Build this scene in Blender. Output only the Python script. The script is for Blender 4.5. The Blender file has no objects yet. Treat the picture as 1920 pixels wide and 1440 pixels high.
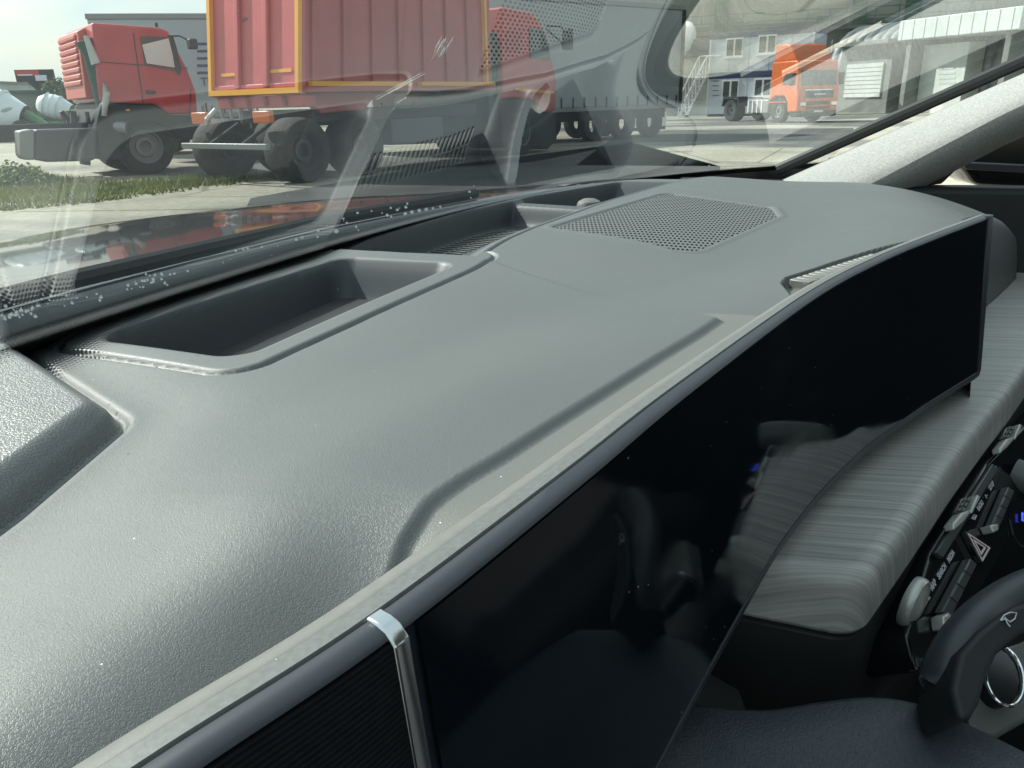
import bpy, bmesh, math, random
import numpy as np
from mathutils import Vector, Matrix, Euler
random.seed(7); rng = np.random.default_rng(7)
S = bpy.context.scene
COL = S.collection
R_ = math.radians

# ------------------------------------------------------------ camera, world, sun, exposure
H = 1.28                                   # eye height above the ground; the car's own frame: +X passenger side, +Y bonnet
_a, _p, _r = R_(21), R_(20.28), R_(1.6)
FW = np.array([math.cos(_a)*math.cos(_p), math.sin(_a)*math.cos(_p), -math.sin(_p)])
FH = np.array([math.cos(_a), math.sin(_a), 0.0])
_r0 = np.array([math.sin(_a), -math.cos(_a), 0.0]); _u0 = np.cross(_r0, FW)
RT = math.cos(_r)*_r0 - math.sin(_r)*_u0
UP = math.sin(_r)*_r0 + math.cos(_r)*_u0
CP = np.array([0.0, 0.0, H])
cd = bpy.data.cameras.new("camera"); cam = bpy.data.objects.new("camera", cd); COL.objects.link(cam)
cd.sensor_width = 36; cd.lens = 27.0; cd.clip_start = 0.01; cd.clip_end = 3000
cam.matrix_world = Matrix([[RT[0], UP[0], -FW[0], 0], [RT[1], UP[1], -FW[1], 0], [RT[2], UP[2], -FW[2], H], [0, 0, 0, 1]])
S.camera = cam
S.view_settings.view_transform = 'Standard'; S.view_settings.look = 'None'
S.view_settings.gamma = 1; S.view_settings.exposure = 1.0
S.render.engine = 'CYCLES'
S.cycles.use_denoising = True
S.cycles.max_bounces = 10; S.cycles.transparent_max_bounces = 16; S.cycles.glossy_bounces = 5; S.cycles.diffuse_bounces = 4
S.cycles.caustics_reflective = False; S.cycles.caustics_refractive = False; S.cycles.sample_clamp_indirect = 6

SUN_AZ, SUN_EL = 82, 42
sl = bpy.data.lights.new("sun", 'SUN'); so = bpy.data.objects.new("sun", sl); COL.objects.link(so)
sl.energy = 4.3; sl.angle = R_(0.6); sl.color = (1.0, 0.965, 0.91)
_sd = Vector((math.cos(R_(SUN_AZ))*math.cos(R_(SUN_EL)), math.sin(R_(SUN_AZ))*math.cos(R_(SUN_EL)), math.sin(R_(SUN_EL))))
so.rotation_euler = _sd.to_track_quat('Z', 'Y').to_euler()

W = bpy.data.worlds.new("World"); S.world = W; W.use_nodes = True
nt = W.node_tree; nt.nodes.clear()
def nn(tree, t, **k):
    n = tree.nodes.new(t)
    for a, b in k.items(): setattr(n, a, b)
    return n
out = nn(nt, 'ShaderNodeOutputWorld'); bg = nn(nt, 'ShaderNodeBackground'); bg.inputs[1].default_value = 0.12
sky = nn(nt, 'ShaderNodeTexSky'); sky.sky_type = 'NISHITA'; sky.sun_disc = False
sky.sun_elevation = R_(SUN_EL); sky.sun_rotation = R_(90-SUN_AZ); sky.air_density = 1.4; sky.dust_density = 3.0; sky.ozone_density = 1.0
tc = nn(nt, 'ShaderNodeTexCoord'); mp = nn(nt, 'ShaderNodeMapping'); mp.inputs['Scale'].default_value = (1, 1, 3.2)
nz = nn(nt, 'ShaderNodeTexNoise'); nz.inputs['Scale'].default_value = 3.0; nz.inputs['Detail'].default_value = 7; nz.inputs['Roughness'].default_value = .55
rp = nn(nt, 'ShaderNodeValToRGB'); rp.color_ramp.elements[0].position = .32; rp.color_ramp.elements[1].position = .62
rp.color_ramp.elements[0].color = (.5, .5, .5, 1)
mx = nn(nt, 'ShaderNodeMix', data_type='RGBA'); mx.inputs[7].default_value = (4.2, 4.9, 4.95, 1)
L = nt.links.new
L(tc.outputs['Generated'], mp.inputs[0]); L(mp.outputs[0], nz.inputs[0]); L(nz.outputs[0], rp.inputs[0]); L(rp.outputs[0], mx.inputs[0])
L(sky.outputs[0], mx.inputs[6]); L(mx.outputs[2], bg.inputs[0]); L(bg.outputs[0], out.inputs[0])

# ------------------------------------------------------------ measuring helpers (reading positions off the photograph, 1920 x 1440)
def ray(px, py): return FW + RT*(px-960)/1440 + UP*(720-py)/1440
def P(px, py, z):
    d = ray(px, py); return CP + d*((z-H)/d[2])
def V(px, py, D):
    d = ray(px, py); return CP + d*(D/(d@FH))
def PXP(px, py, X):
    d = ray(px, py); return CP + d*(X/d[0])
class Plane:
    """upright plane through ground point W with heading az; on() gives (s, z) in it"""
    def __init__(s, W, az):
        s.W = np.array(W, float); s.az = az
        s.d = np.array([math.cos(R_(az)), math.sin(R_(az)), 0]); s.n = np.array([-s.d[1], s.d[0], 0])
    def on(s, px, py, y=0.0):
        d = ray(px, py); Wp = s.W + s.n*y; t = ((Wp-CP)@s.n)/(d@s.n); q = CP+d*t
        return float((q-s.W)@s.d), float(q[2])
    def prof(s, l, y=0.0): return [s.on(x, yy, y) for x, yy in l]

# ------------------------------------------------------------ materials
def mat(name, col, rough=.6, metal=0.0, spec=.5, coat=0.0, bump=None, var=None, speck=0, aniso=None, emit=None):
    m = bpy.data.materials.new(name); m.use_nodes = True; t = m.node_tree
    b = t.nodes['Principled BSDF']; b.inputs['Base Color'].default_value = (*col, 1); b.inputs['Roughness'].default_value = rough
    b.inputs['Metallic'].default_value = metal; b.inputs['Specular IOR Level'].default_value = spec
    if coat: b.inputs['Coat Weight'].default_value = coat; b.inputs['Coat Roughness'].default_value = .04
    c = nn(t, 'ShaderNodeTexCoord').outputs['Object']
    last = None
    if var:                                             # (scale, amount, tint) : mottled colour of the surface itself
        n = nn(t, 'ShaderNodeTexNoise'); n.inputs['Scale'].default_value = var[0]; n.inputs['Detail'].default_value = 6
        t.links.new(c, n.inputs[0])
        r = nn(t, 'ShaderNodeValToRGB'); r.color_ramp.elements[0].position = .3; r.color_ramp.elements[1].position = .7
        k = var[1]; t2 = var[2] if len(var) > 2 else (1, 1, 1)
        r.color_ramp.elements[0].color = (*[v*(1-k) for v in col], 1)
        r.color_ramp.elements[1].color = (*[min(1, v*(1+k)*w) for v, w in zip(col, t2)], 1)
        t.links.new(n.outputs[0], r.inputs[0]); last = r.outputs[0]
    if speck:                                           # dust grains
        v = nn(t, 'ShaderNodeTexVoronoi'); v.inputs['Scale'].default_value = speck
        t.links.new(c, v.inputs[0])
        lt = nn(t, 'ShaderNodeMath', operation='LESS_THAN'); lt.inputs[1].default_value = .034; t.links.new(v.outputs['Distance'], lt.inputs[0])
        w = nn(t, 'ShaderNodeSeparateColor'); t.links.new(v.outputs['Color'], w.inputs[0])
        g = nn(t, 'ShaderNodeMath', operation='GREATER_THAN'); g.inputs[1].default_value = .72; t.links.new(w.outputs[0], g.inputs[0])
        mu = nn(t, 'ShaderNodeMath', operation='MULTIPLY'); t.links.new(lt.outputs[0], mu.inputs[0]); t.links.new(g.outputs[0], mu.inputs[1])
        mm = nn(t, 'ShaderNodeMix', data_type='RGBA'); mm.inputs[7].default_value = (.75, .75, .7, 1)
        if last: t.links.new(last, mm.inputs[6])
        else: mm.inputs[6].default_value = (*col, 1)
        t.links.new(mu.outputs[0], mm.inputs[0]); last = mm.outputs[2]
    if last: t.links.new(last, b.inputs['Base Color'])
    if bump:                                            # (kind, scale, distance, strength)
        kind, sc, dist, st = bump
        bn = nn(t, 'ShaderNodeBump'); bn.inputs['Strength'].default_value = st; bn.inputs['Distance'].default_value = dist
        if kind == 'worm':
            n = nn(t, 'ShaderNodeTexNoise'); n.inputs['Scale'].default_value = sc; n.inputs['Detail'].default_value = 1.5; n.inputs['Distortion'].default_value = .6
            t.links.new(c, n.inputs[0])
            a = nn(t, 'ShaderNodeMath', operation='SUBTRACT'); a.inputs[1].default_value = .5; t.links.new(n.outputs[0], a.inputs[0])
            ab = nn(t, 'ShaderNodeMath', operation='ABSOLUTE'); t.links.new(a.outputs[0], ab.inputs[0])
            mr = nn(t, 'ShaderNodeMapRange'); mr.interpolation_type = 'SMOOTHSTEP'; mr.inputs[1].default_value = 0; mr.inputs[2].default_value = .09
            t.links.new(ab.outputs[0], mr.inputs[0]); h = mr.outputs[0]
        elif kind == 'cell':
            n2 = nn(t, 'ShaderNodeTexNoise'); n2.inputs['Scale'].default_value = sc*1.6; t.links.new(c, n2.inputs[0])
            va = nn(t, 'ShaderNodeVectorMath', operation='SCALE'); va.inputs['Scale'].default_value = .9/sc; t.links.new(n2.outputs['Color'], va.inputs[0])
            vb = nn(t, 'ShaderNodeVectorMath', operation='ADD'); t.links.new(c, vb.inputs[0]); t.links.new(va.outputs[0], vb.inputs[1])
            n = nn(t, 'ShaderNodeTexVoronoi', feature='DISTANCE_TO_EDGE'); n.inputs['Scale'].default_value = sc; t.links.new(vb.outputs[0], n.inputs[0])
            mr = nn(t, 'ShaderNodeMapRange'); mr.interpolation_type = 'SMOOTHSTEP'; mr.inputs[1].default_value = 0; mr.inputs[2].default_value = .22
            t.links.new(n.outputs['Distance'], mr.inputs[0]); h = mr.outputs[0]
        elif kind == 'rib':
            n = nn(t, 'ShaderNodeTexWave'); n.inputs['Scale'].default_value = sc; n.bands_direction = 'Z'; t.links.new(c, n.inputs[0]); h = n.outputs['Fac']
        else:
            n = nn(t, 'ShaderNodeTexNoise'); n.inputs['Scale'].default_value = sc; n.inputs['Detail'].default_value = 4; t.links.new(c, n.inputs[0]); h = n.outputs[0]
        t.links.new(h, bn.inputs['Height']); t.links.new(bn.outputs[0], b.inputs['Normal'])
    if emit: b.inputs['Emission Color'].default_value = (*emit, 1); b.inputs['Emission Strength'].default_value = 1
    return m
M = {}
M['dash'] = mat('grained_dash_plastic', (.088, .097, .096), (.50), spec=.60, bump=('worm', 1400, .0002, .30), speck=150)
M['shelf'] = mat('smooth_dash_plastic', (.115, .118, .110), .5, spec=.7, bump=('worm', 1150, .0002, .18), speck=170)
M['hoodpad'] = mat('coarse_leatherette', (.10, .107, .108), .38, spec=.8, bump=('cell', 760, .0003, .38))
M['well'] = mat('tray_plastic', (.055, .062, .068), .5, spec=.4, bump=('noise', 2500, .00005, .3), speck=160)
M['rubber'] = mat('black_rubber_mat', (.014, .016, .018), .55, bump=('noise', 1800, .0001, .3), speck=160)
M['blk'] = mat('black_plastic', (.012, .013, .015), .5)
M['bezel'] = mat('satin_black_bezel', (.024, .028, .038), .40, spec=.5, speck=160)
M['silver'] = mat('satin_grey_trim', (.145, .148, .138), .42, spec=.5, bump=('noise', 900, .0001, .3), var=(260, .08), speck=160)
M['silver2'] = mat('speckled_grey_trim', (.115, .121, .118), .45, spec=.5, bump=('noise', 900, .0001, .3), var=(700, .14), speck=190)
M['chrome'] = mat('satin_chrome', (.62, .64, .66), .22, metal=1)
M['chrome2'] = mat('bright_chrome', (.85, .86, .88), .10, metal=1)
M['satin'] = mat('satin_silver_plastic', (.50, .51, .48), .33, metal=.45)
M['rocker'] = mat('dark_metallic_key', (.062, .068, .068), .35, metal=.3)
M['glassblk'] = mat('black_screen_glass', (.004, .006, .009), .04, spec=.5, speck=150)
M['gloss'] = mat('gloss_black', (.008, .009, .010), .12)
M['mesh'] = mat('ribbed_black_trim', (.006, .007, .009), .7, spec=.2, bump=('rib', 260, .0003, .5))
M['leather'] = mat('black_leather', (.040, .048, .060), .42, spec=.5, bump=('worm', 480, .0003, .35))
M['soft'] = mat('dark_soft_plastic', (.022, .024, .026), .55, spec=.35)
M['stalk'] = mat('satin_black_stalk', (.035, .041, .050), .42, spec=.5)
M['pillar'] = mat('woven_pillar_cloth', (.33, .335, .32), .95, spec=.1, bump=('noise', 800, .0006, .7), var=(420, .17))
M['liner'] = mat('roof_liner', (.40, .39, .36), .95, spec=.1)
M['seat'] = mat('dark_seat_leather', (.045, .045, .048), .5, bump=('cell', 300, .0005, .4))
M['seal'] = mat('rubber_seal', (.02, .022, .022), .45)
M['mark'] = mat('white_print', (.55, .55, .60), .5)
M['mark2'] = mat('pink_print', (.75, .60, .62), .4)
M['blue'] = mat('blue_lit_mark', (.05, .08, .6), .4, emit=(.03, .06, .6))
def smudge(m, sc, lo, hi):                              # wipe marks: uneven gloss
    t = m.node_tree; b = t.nodes['Principled BSDF']; c = nn(t, 'ShaderNodeTexCoord'); mp = nn(t, 'ShaderNodeMapping'); mp.inputs['Scale'].default_value = (1, 1, 3); mp.inputs['Rotation'].default_value = (.5, .3, .6)
    n = nn(t, 'ShaderNodeTexNoise'); n.inputs['Scale'].default_value = sc; n.inputs['Detail'].default_value = 6; r = nn(t, 'ShaderNodeMapRange'); r.inputs[1].default_value = .42; r.inputs[2].default_value = .68; r.inputs[3].default_value = lo; r.inputs[4].default_value = hi
    t.links.new(c.outputs['Object'], mp.inputs[0]); t.links.new(mp.outputs[0], n.inputs[0]); t.links.new(n.outputs[0], r.inputs[0]); t.links.new(r.outputs[0], b.inputs['Roughness'])
smudge(M['glassblk'], 14, .03, .13); smudge(M['dash'], 9, .45, .56)
def tree_out(m): return [n for n in m.node_tree.nodes if n.type == 'OUTPUT_MATERIAL'][0]

def glass_mat(name, tint, gain=1.0, dirt=0.0):
    m = bpy.data.materials.new(name); m.use_nodes = True; t = m.node_tree; t.nodes.clear()
    o = nn(t, 'ShaderNodeOutputMaterial'); tr = nn(t, 'ShaderNodeBsdfTransparent'); tr.inputs[0].default_value = (*tint, 1)
    gl = nn(t, 'ShaderNodeBsdfGlossy'); gl.inputs['Roughness'].default_value = .0; gl.inputs[0].default_value = (1, 1, 1, 1)
    g = nn(t, 'ShaderNodeNewGeometry'); dt = nn(t, 'ShaderNodeVectorMath', operation='DOT_PRODUCT')
    t.links.new(g.outputs['Incoming'], dt.inputs[0]); t.links.new(g.outputs['Normal'], dt.inputs[1])
    ab = nn(t, 'ShaderNodeMath', operation='ABSOLUTE'); t.links.new(dt.outputs['Value'], ab.inputs[0])
    s1 = nn(t, 'ShaderNodeMath', operation='SUBTRACT'); s1.inputs[0].default_value = 1; t.links.new(ab.outputs[0], s1.inputs[1])
    pw = nn(t, 'ShaderNodeMath', operation='POWER'); pw.inputs[1].default_value = 5; t.links.new(s1.outputs[0], pw.inputs[0])
    ma = nn(t, 'ShaderNodeMath', operation='MULTIPLY_ADD'); ma.inputs[1].default_value = .96*1.08*gain; ma.inputs[2].default_value = .077*gain; ma.use_clamp = True
    t.links.new(pw.outputs[0], ma.inputs[0])
    mi = nn(t, 'ShaderNodeMixShader'); t.links.new(ma.outputs[0], mi.inputs[0]); t.links.new(tr.outputs[0], mi.inputs[1]); t.links.new(gl.outputs[0], mi.inputs[2])
    if dirt:                                            # thin film of dust on the pane
        df = nn(t, 'ShaderNodeBsdfDiffuse'); df.inputs[0].default_value = (.6, .65, .6, 1)
        c = nn(t, 'ShaderNodeTexCoord'); v = nn(t, 'ShaderNodeTexVoronoi'); v.inputs['Scale'].default_value = 45; t.links.new(c.outputs['Object'], v.inputs[0])
        lt = nn(t, 'ShaderNodeMath', operation='LESS_THAN'); lt.inputs[1].default_value = .04; t.links.new(v.outputs['Distance'], lt.inputs[0])
        mm = nn(t, 'ShaderNodeMath', operation='MULTIPLY_ADD'); mm.inputs[1].default_value = .5; mm.inputs[2].default_value = dirt; t.links.new(lt.outputs[0], mm.inputs[0])
        m2 = nn(t, 'ShaderNodeMixShader'); t.links.new(mm.outputs[0], m2.inputs[0]); t.links.new(mi.outputs[0], m2.inputs[1]); t.links.new(df.outputs[0], m2.inputs[2]); mi = m2
    t.links.new(mi.outputs[0], o.inputs[0]); return m
M['windshield'] = glass_mat('windshield_glass', (.86, .915, .90), 1.0, .03)
M['sideglass'] = glass_mat('side_window_glass', (.72, .80, .76), 1.0)

# ------------------------------------------------------------ mesh helpers
class MB:
    def __init__(s): s.v = []; s.f = []
    def add(s, vs, fs):
        k = len(s.v); s.v += [tuple(map(float, v)) for v in vs]; s.f += [tuple(i+k for i in f) for f in fs]; return s
    def box(s, x0, x1, y0, y1, z0, z1):
        return s.add([(x0,y0,z0),(x1,y0,z0),(x1,y1,z0),(x0,y1,z0),(x0,y0,z1),(x1,y0,z1),(x1,y1,z1),(x0,y1,z1)],
                     [(0,3,2,1),(4,5,6,7),(0,1,5,4),(1,2,6,5),(2,3,7,6),(3,0,4,7)])
    def prism(s, pts, fn0, fn1):
        n = len(pts); s.add([fn0(p) for p in pts]+[fn1(p) for p in pts], [tuple(range(n)), tuple(range(2*n-1, n-1, -1))]+[(i, i+n, (i+1) % n+n, (i+1) % n) for i in range(n)]); return s
    def side(s, pts, y0, y1):      # profile in (x, z) extruded along y
        return s.prism(pts, lambda p: (p[0], y0, p[1]), lambda p: (p[0], y1, p[1]))
    def plan(s, pts, z0, z1):
        return s.prism(pts, lambda p: (p[0], p[1], z0), lambda p: (p[0], p[1], z1))
    def tube(s, path, r, n=12, flat=1.0, up=(0,0,1)):
        path = [Vector(p) for p in path]; rs = r if isinstance(r, (list, tuple)) else [r]*len(path); vs = []; fs = []
        for i, p in enumerate(path):
            t = (path[min(i+1, len(path)-1)]-path[max(i-1, 0)]).normalized()
            u = Vector(up); u = (u-t*u.dot(t)); u = u.normalized() if u.length > 1e-4 else t.orthogonal().normalized(); w = t.cross(u)
            for k in range(n):
                a = 2*math.pi*k/n; vs.append(p+(w*math.cos(a)+u*math.sin(a)*flat)*rs[i])
        for i in range(len(path)-1):
            for k in range(n): fs.append((i*n+k, i*n+(k+1) % n, (i+1)*n+(k+1) % n, (i+1)*n+k))
        fs.append(tuple(range(n-1, -1, -1))); fs.append(tuple((len(path)-1)*n+k for k in range(n)))
        return s.add(vs, fs)
    def lathe(s, prof, c, ax, n=32):  # prof (r, h) about axis ax at centre c
        ax = Vector(ax).normalized(); u = ax.orthogonal().normalized(); w = ax.cross(u); c = Vector(c); vs = []; fs = []; m = len(prof)
        for k in range(n):
            a = 2*math.pi*k/n
            for r, h in prof: vs.append(c+ax*h+(u*math.cos(a)+w*math.sin(a))*r)
        for k in range(n):
            for j in range(m-1): fs.append((k*m+j, ((k+1) % n)*m+j, ((k+1) % n)*m+j+1, k*m+j+1))
        return s.add(vs, fs)
    def patch(s, Q, u0, u1, v0, v1, t0, t1):  # slab over a bilinear quad Q = [BL, BR, TR, TL], u along, v up, t outwards
        Q = [np.array(q, float) for q in Q]; n = np.cross(Q[1]-Q[0], Q[3]-Q[0]); n /= np.linalg.norm(n)
        b = lambda u, v, t: tuple((Q[0]*(1-u)+Q[1]*u)*(1-v)+(Q[3]*(1-u)+Q[2]*u)*v+n*t)
        return s.add([b(u0,v0,t0),b(u1,v0,t0),b(u1,v0,t1),b(u0,v0,t1),b(u0,v1,t0),b(u1,v1,t0),b(u1,v1,t1),b(u0,v1,t1)],
                     [(0,3,2,1),(4,5,6,7),(0,1,5,4),(1,2,6,5),(2,3,7,6),(3,0,4,7)])
    def build(s, name, m, parent=None, bevel=0, seg=2, smooth=False, angle=35):
        me = bpy.data.meshes.new(name); me.from_pydata(s.v, [], s.f); me.update()
        bm = bmesh.new(); bm.from_mesh(me); bmesh.ops.recalc_face_normals(bm, faces=bm.faces); bm.to_mesh(me); bm.free()
        o = bpy.data.objects.new(name, me); COL.objects.link(o); me.materials.append(m)
        if parent: o.parent = parent
        if bevel:
            b = o.modifiers.new('bevel', 'BEVEL'); b.width = bevel; b.segments = seg; b.limit_method = 'ANGLE'; b.angle_limit = R_(30); b.harden_normals = False
        if smooth or bevel:
            me.polygons.foreach_set('use_smooth', [True]*len(me.polygons)); me.set_sharp_from_angle(angle=R_(angle if not bevel else 60))
        return o
def tag(o, label=None, cat=None, group=None, kind=None):
    if label: o['label'] = label
    if cat: o['category'] = cat
    if group: o['group'] = group
    if kind: o['kind'] = kind
    return o
def empty(name, loc=(0,0,0), rz=0, label=None, cat=None, group=None):
    o = bpy.data.objects.new(name, None); COL.objects.link(o); o.location = loc; o.rotation_euler = (0, 0, rz); o.empty_display_size = .2
    return tag(o, label, cat, group)
def catmull(pts, n=8):
    pts = [np.array(p, float) for p in pts]; q = [2*pts[0]-pts[1]]+pts+[2*pts[-1]-pts[-2]]; o = []
    for i in range(1, len(q)-2):
        for k in range(n):
            t = k/n; o.append(.5*((2*q[i])+(-q[i-1]+q[i+1])*t+(2*q[i-1]-5*q[i]+4*q[i+1]-q[i+2])*t*t+(-q[i-1]+3*q[i]-3*q[i+1]+q[i+2])*t**3))
    o.append(pts[-1]); return o
def text(name, s, size, m, parent, Mx, ext=.0002, font_shear=0, bold=0):
    cu = bpy.data.curves.new(name, 'FONT'); cu.body = s; cu.size = size; cu.extrude = ext; cu.align_x = 'CENTER'; cu.align_y = 'CENTER'; cu.offset = bold
    t = bpy.data.objects.new(name, cu); COL.objects.link(t); dg = bpy.context.evaluated_depsgraph_get()
    me = bpy.data.meshes.new_from_object(t.evaluated_get(dg)); bpy.data.objects.remove(t); me.transform(Mx)
    o = bpy.data.objects.new(name, me); COL.objects.link(o); me.materials.clear(); me.materials.append(m); o.parent = parent; return o

# ------------------------------------------------------------ the car (seen from the driver's place)
car = empty('car', (0, 0, 0), label='car whose dark grained dashboard, wide black screen and windshield surround the viewpoint', cat='car')

# ---- dashboard top: one moulded height surface, cut into its panels
def poly_sd(pts, X, Y):
    d = np.full(X.shape, 1e9); ins = np.zeros(X.shape, bool); n = len(pts)
    for i in range(n):
        ax, ay = pts[i]; bx, by = pts[(i+1) % n]; ex, ey = bx-ax, by-ay
        t = np.clip(((X-ax)*ex+(Y-ay)*ey)/(ex*ex+ey*ey), 0, 1); d = np.minimum(d, (X-ax-ex*t)**2+(Y-ay-ey*t)**2)
        c = ((ay <= Y) & (by > Y)) | ((by <= Y) & (ay > Y))
        with np.errstate(divide='ignore', invalid='ignore'): xi = ax+(Y-ay)*ex/(ey if ey else 1e-12)
        ins ^= c & (X < xi)
    return np.where(ins, -1, 1)*np.sqrt(d)
def line_d(pts, X, Y):
    d = np.full(X.shape, 1e9)
    for i in range(len(pts)-1):
        ax, ay = pts[i]; bx, by = pts[i+1]; ex, ey = bx-ax, by-ay
        t = np.clip(((X-ax)*ex+(Y-ay)*ey)/(ex*ex+ey*ey), 0, 1); d = np.minimum(d, (X-ax-ex*t)**2+(Y-ay-ey*t)**2)
    return np.sqrt(d)
def ss(t): t = np.clip(t, 0, 1); return t*t*(3-2*t)
def inset(pts, r):      # shrink a convex polygon for rounded corners
    n = len(pts); pts = [np.array(p, float) for p in pts]; A = sum(pts[i][0]*pts[(i+1)%n][1]-pts[(i+1)%n][0]*pts[i][1] for i in range(n))
    if A < 0: pts = pts[::-1]
    o = []
    for i in range(n):
        a, b, c = pts[i-1], pts[i], pts[(i+1) % n]; u = (b-a)/np.linalg.norm(b-a); w = (c-b)/np.linalg.norm(c-b)
        n1 = np.array([-u[1], u[0]]); n2 = np.array([-w[1], w[0]]); k = (n1+n2)/(1+n1@n2); o.append(tuple(b+k*r))
    return o
xs = np.concatenate([np.arange(-.16, .5, .0009), np.arange(.5, 1.24, .0020)]); ys = np.arange(-.30, .37, .0009)
X, Y = np.meshgrid(xs, ys)
TRAY = [(.232, .310), (.469, .305), (.474, .186), (.218, .194)]
TIN = [(.243, .294), (.440, .290), (.440, .204), (.236, .208)]
TFL = [(.250, .287), (.424, .284), (.422, .212), (.246, .214)]
GRL = [(.498, .067), (.520, .098), (.562, .180), (.790, .134), (.742, .030), (.690, .022)]
CRE = [tuple(P(x_, y_, H-.0885)[:2]) for x_, y_ in [(700, 1085), (736, 1045), (773, 986), (820, 939), (882, 895), (955, 852), (1046, 793), (1156, 724), (1247, 666), (1320, 622), (1362, 593)]]
CX_ = [-.4, -.1, .06]+[c[0] for c in CRE]+[.46, .63, .75, .9, 1.0, 1.1]; CY_ = [.10, .10, .083]+[c[1] for c in CRE]+[-.045, -.100, -.112, -.152, -.192, -.232]
assert all(b > a for a, b in zip(CX_, CX_[1:])), CX_
RDG = [(.472, .198), (.56, .195), (.718, .179), (.87, .152), (1.005, .115), (1.06, .06), (1.085, -.02), (1.10, -.12)]
WSB = [(-.30, .275), (-.05, .30), (.215, .3135), (.27, .319), (.35, .322), (.51, .321), (.66, .310), (.79, .286), (.945, .227), (1.09, .145), (1.20, .05), (1.26, -.03)]
PAD = [(.224, .350), (.222, .311), (.176, .206), (.117, .184), (-.1, .125), (-.4, .05), (-.4, .40), (.224, .40)]
PLT = [(-.4, .45), (-.4, .0), (.06, .075)] + CRE + [(.455, .185), (.470, .45)]
def fields(X, Y):
    sT = poly_sd(inset(TRAY, .016), X, Y)-.016
    sI = poly_sd(inset(TIN, .014), X, Y)-.014
    sF = poly_sd(inset(TFL, .010), X, Y)-.010
    sG = poly_sd(inset(GRL, .010), X, Y)-.010
    sP = poly_sd(inset(PLT, .003), X, Y)-.003
    sL = poly_sd(inset(PAD, .020), X, Y)-.020
    dR = line_d(RDG, X, Y); rdgY = np.interp(X, [p[0] for p in RDG[:6]], [p[1] for p in RDG[:6]])
    beyond = (Y > rdgY) & (X < 1.06) & (X > .46)
    wsY = np.interp(X, [p[0] for p in WSB], [p[1] for p in WSB])
    creY = np.interp(X, CX_, CY_)
    Z = np.full(X.shape, -.0975)
    Z += .0066*ss((X-.085)/.05)*ss(1-(Y-creY)/.10)*ss((.95-X)/.3)                        # softly lower behind the screen
    Z += .006*ss((X-.42)/.1)*ss((Y-.0)/.14)                             # crown towards the grille
    Z -= .048*np.clip((-.03-Y)/.19, 0, 2)**2*ss((X-.35)/.25)              # far end rolls down to the passenger
    Z -= .020*ss((X-.90)/.25)**2
    Z += np.where(X < .47, .0023*ss(-sP/.0045)*(1-ss((X-.30)/.16)*.75), 0)  # raised centre pad with a sharp crease
    pass
    Z -= .012*ss(1-(Y-creY)/.05)**2*ss((.15-X)/.05)                      # near the viewer the pad rolls down to the screen housing
    Z += .0035*ss((.16-Y+X*.25)/.10)*ss((.30-X)/.1)*ss((Y-creY)/.05)      # gentle swelling of the near part
    Z -= .0026*np.exp(-((sL-.006)/.020)**2)*ss((sL+.004)/.004)                 # valley round the binnacle pad
    Z += .0068*ss((-sL-.0005)/.010)
    Z -= .0025*np.exp(-(sL/.0022)**2)
    # tray
    Z += np.where(sT < 0, .0007*ss(-sT/.003), 0)
    Z -= .0017*np.exp(-((sT-.0004)/.0015)**2)
    d1 = np.maximum(-sI, 0); d2 = np.maximum(sF, 0); tt = d1/(d1+d2+1e-9)
    Z -= np.where(sI < .003, .026*ss(tt*1.0)*.6+.026*.4*np.clip(tt, 0, 1)+.0015*ss(1-(sI+.003)/.006), 0)*(sI < .003)
    # front frame strip, defroster channel
    fr = np.where(beyond, Y-rdgY, 0)
    Z -= .0032*np.exp(-((dR)/.0022)**2)*(X > .475)
    Z -= np.where(beyond, .0045*ss(fr/.012), 0)
    chX = ss((X-.474)/.006)*ss((.945-X)/.03)
    chan = beyond & (fr > .013)
    wall = ss((wsY-.012-Y)/.007); lead = ss((fr-.013)/.016)
    Z -= np.where(chan, .024*lead*wall*chX, 0)
    dv = ss(1-np.abs(X-.745-(Y-.24)*.25)/.024)
    Z += np.where(chan, .020*lead*wall*ss(np.clip(dv*1.3, 0, 1))*chX, 0)
    Z -= .03*ss((Y-wsY+.004)/.016)                                      # tucks under the glass
    # speaker recess and front slot
    Z -= .0010*ss(-sG/.003); Z -= .0015*np.exp(-(sG/.0013)**2); Z += .0007*np.exp(-((sG-.005)/.003)**2)
    SLT = [tuple(P(x_, y_, H-.0905)[:2]) for x_, y_ in [(1463, 524), (1472, 511), (1560, 484), (1640, 462), (1710, 444), (1770, 432), (1730, 480), (1560, 570), (1482, 552)]]
    sS = poly_sd(inset(SLT, .004), X, Y)-.004
    Z -= .0055*ss(-sS/.002)
    # far right shoulder seam, front fall-off
    edgeX = 1.085-.03*((Y+.22)/.2)**2
    Z -= .0030*np.exp(-((X-edgeX+.018)/.0022)**2)*(Y < -.02)
    Z -= .16*ss((X-edgeX)/.05)**1.3*ss((.03-Y)/.07)
    frontY = creY-.012
    Z -= .22*ss((frontY-Y)/.034)**1.2*ss((X-.56)/.06)
    return Z, dict(T=sT, I=sI, F=sF, G=sG, P=sP, L=sL, chan=chan)
def snap(key, poly, r, w=.62):                                      # slide grid vertices onto a panel's outline so that it is cut cleanly
    global X, Y
    for _ in range(2):
        f = lambda a, b: poly_sd(inset(poly, r), a, b)-r
        s0 = f(X, Y); e = 1e-4; gx_ = (f(X+e, Y)-s0)/e; gy_ = (f(X, Y+e)-s0)/e
        cell = np.where(X < .5, .0009, .0014); m_ = np.abs(s0) < cell*w
        X = np.where(m_, X-gx_*s0, X); Y = np.where(m_, Y-gy_*s0, Y)
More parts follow.
